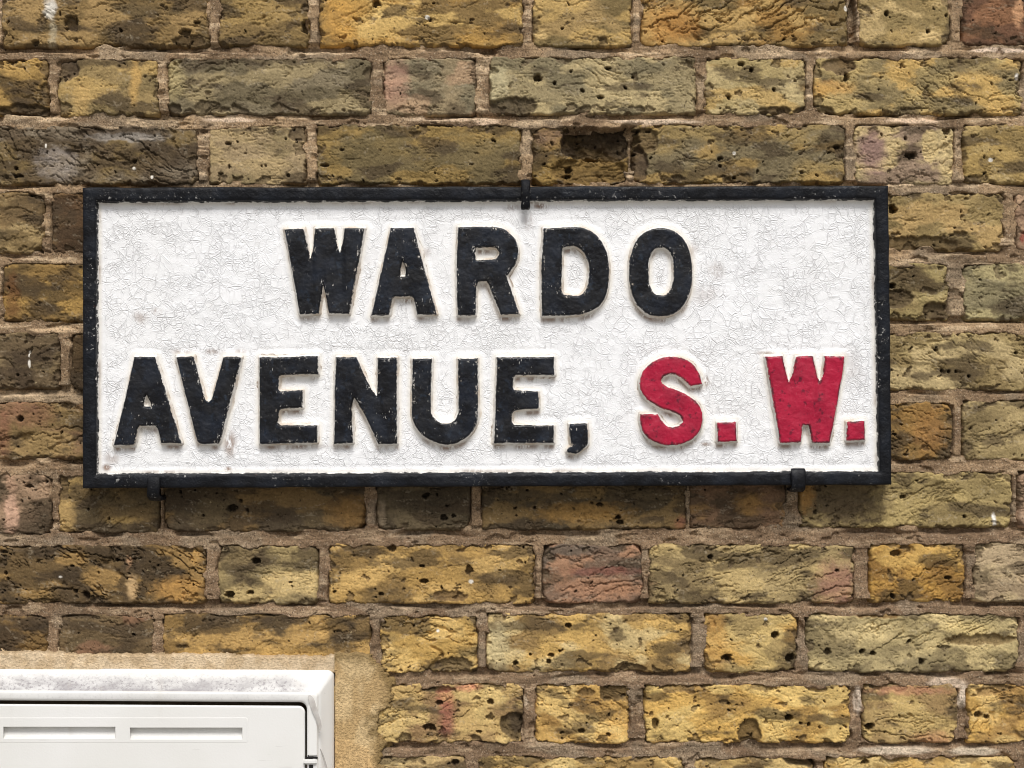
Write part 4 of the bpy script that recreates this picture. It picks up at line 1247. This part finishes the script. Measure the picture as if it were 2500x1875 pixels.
def loop(pts, h):
    vs = [bm.verts.new(P3(x, y, h)) for (x, y) in pts]
    es = [bm.edges.new((vs[i], vs[(i + 1) % len(vs)])) for i in range(len(vs))]
    return vs, es


def bridge(a, b):
    for i in range(len(a)):
        bm.faces.new((a[i], a[(i + 1) % len(a)], b[(i + 1) % len(b)], b[i]))


def dring(i, r):
    return [(x, y - (BX_R - x) * .006) for x, y, _ in rr(BX_L + 71 + i, BY_T + 89.5 + i, BX_R - 71 - i, BY_B - 88 - i, r)]


l0, _ = loop(dring(0, 16), -30)
l1, _ = loop(dring(0, 16), DOOR_H - 2.2)
l2, _ = loop(dring(1.4, 15), DOOR_H - .7)
l3, e3 = loop(dring(4.5, 13), DOOR_H)
bridge(l0, l1); bridge(l1, l2); bridge(l2, l3)
edges = list(e3)


def rect_pts(x0, y0, x1, y1, g=0):
    return [(x0 - g, y0 - g), (x1 + g, y0 - g), (x1 + g, y1 + g), (x0 - g, y1 + g)]


for sl in SLOTS:
    _, es = loop(rect_pts(*sl, g=1.5), DOOR_H)
    edges += es
bmesh.ops.triangle_fill(bm, edges=edges, use_beauty=True, normal=(0, -1, 0))
bmesh.ops.recalc_face_normals(bm, faces=bm.faces)
bm.to_mesh(door_me); bm.free()
door_me.attributes.new('dirt', 'FLOAT', 'POINT').data.foreach_set('value', np.zeros(len(door_me.vertices), np.float32))
door = new_obj('door', door_me, M_GPR, box)


def fixdirt(me, val=0.0):
    me.attributes.new('dirt', 'FLOAT', 'POINT').data.foreach_set('value', np.full(len(me.vertices), val, np.float32))


# raised band with the two finger recesses
bm = bmesh.new()
pb = [(x, y) for x, y, _ in rr(-330, 1751, 606, 1814, 5, 4, 6)]
pc = [(x, y) for x, y, _ in rr(-328, 1753, 604, 1812, 4, 4, 6)]
a0, _ = loop(pb, DOOR_H - .3)
a1, ee = loop(pc, DOOR_H + .2)
bridge(a0, a1)
ed = list(ee)
for sl in SLOTS:
    _, es = loop(rect_pts(*sl, g=-.2), DOOR_H + .2)
    ed += es
bmesh.ops.triangle_fill(bm, edges=ed, use_beauty=True, normal=(0, -1, 0))
bmesh.ops.recalc_face_normals(bm, faces=bm.faces)
me = bpy.data.meshes.new('raised_band'); bm.to_mesh(me); bm.free(); fixdirt(me)
new_obj('raised_band', me, M_GPR, door)
for (x0, y0, x1, y1) in SLOTS:
    bm = bmesh.new()
    fr = [bm.verts.new(P3(x, y, DOOR_H + .25)) for x, y in ((x0, y0), (x1, y0), (x1, y1), (x0, y1))]
    bk = [bm.verts.new(P3(x, y, h)) for x, y, h in ((x0 + 1, y0 + 1, 17), (x1 - 1, y0 + 1, 17), (x1 - 2, y1 - 8, 20.5), (x0 + 2, y1 - 8, 20.5))]
    for i in range(4):
        bm.faces.new((fr[i], fr[(i + 1) % 4], bk[(i + 1) % 4], bk[i]))
    bm.faces.new(bk)
    bmesh.ops.recalc_face_normals(bm, faces=bm.faces)
    bm.normal_update()
    for f in bm.faces:
        if len(f.verts) == 4 and all(v in bk for v in f.verts) and f.normal.y > 0:
            bmesh.ops.reverse_faces(bm, faces=bm.faces)
            break
    me = bpy.data.meshes.new('finger_recess'); bm.to_mesh(me); bm.free(); fixdirt(me, .12)
    new_obj('finger_recess', me, M_GPR, door)


def block(name, x0, y0, x1, y1, h0, h1, mat, parent, bev=.0012):
    bm = bmesh.new()
    v = [bm.verts.new(P3(x, y, h)) for h in (h0, h1) for x, y in ((x0, y0), (x1, y0), (x1, y1), (x0, y1))]
    for f in ((0, 1, 2, 3), (4, 5, 6, 7), (0, 1, 5, 4), (1, 2, 6, 5), (2, 3, 7, 6), (3, 0, 4, 7)):
        bm.faces.new([v[k] for k in f])
    bmesh.ops.recalc_face_normals(bm, faces=bm.faces)
    bmesh.ops.bevel(bm, geom=list(bm.edges), offset=bev, segments=2, affect='EDGES')
    me = bpy.data.meshes.new(name); bm.to_mesh(me); bm.free(); fixdirt(me)
    return new_obj(name, me, mat, parent)


hg = block('hinge_cover', 751, 1722, 774.5, 1846, 22, 29.2, M_GPR, box)
block('hinge_shade_block', 752, 1842, 765, 1854, 20, 28.0, M_DARK, hg, .0006)  # dark block added to blacken the opening below the cover
block('hinge_gap_shade', 745.5, 1847, 776, 1852.5, 20, 27.6, M_DARK, hg, .0004)  # solid dark strip in place of the shade in the gap
kn = block('hinge_knuckle', 741, 1853.5, 773, 1866, 20, 30.2, M_GPR, box)
block('hinge_slot_shade', 754.5, 1866.5, 764.5, 1900, 20, 27.6, M_DARK, kn, .0004)  # dark strip standing in for shade inside the slot


def film(left, right, hs):
    n = len(left)
    co = [P3(x, y, h) for (x, y), h in zip(left, hs)] + [P3(x, y, h + 2.5) for (x, y), h in zip(right, hs)]
    q = [(i, i + 1, n + i + 1, n + i) for i in range(n - 1)]
    me = raw_mesh('peeling_film', np.array(co), np.array(q), True)
    o = new_obj('peeling_film', me, M_FILM, box)
    so_ = o.modifiers.new('Thickness', 'SOLIDIFY'); so_.thickness = .0003
    ss = o.modifiers.new('Round', 'SUBSURF'); ss.levels = 2; ss.render_levels = 2
    return o


film([(747, 1693), (755, 1722), (764, 1746), (774, 1764), (777, 1780), (777, 1791)], [(764, 1697), (771, 1716), (776, 1736), (783, 1757), (787, 1773), (780, 1790)], [28, 30.5, 31, 30.5, 30, 29])
film([(779, 1826), (786, 1846), (792, 1868), (795, 1895)], [(782, 1826), (792, 1848), (799, 1872), (803, 1895)], [26, 25, 24, 23])

# ------------------------------------------------------------------ the pavement at the foot of the wall
bm = bmesh.new()
bm.faces.new([bm.verts.new(v) for v in ((-60, -60, 0), (60, -60, 0), (60, .19, 0), (-60, .19, 0))])
me = bpy.data.meshes.new('pavement'); bm.to_mesh(me); bm.free()
pv = new_obj('pavement', me, M_PAVE)
pv['kind'] = 'structure'
pv['label'] = 'grey stone pavement at the foot of the brick wall'
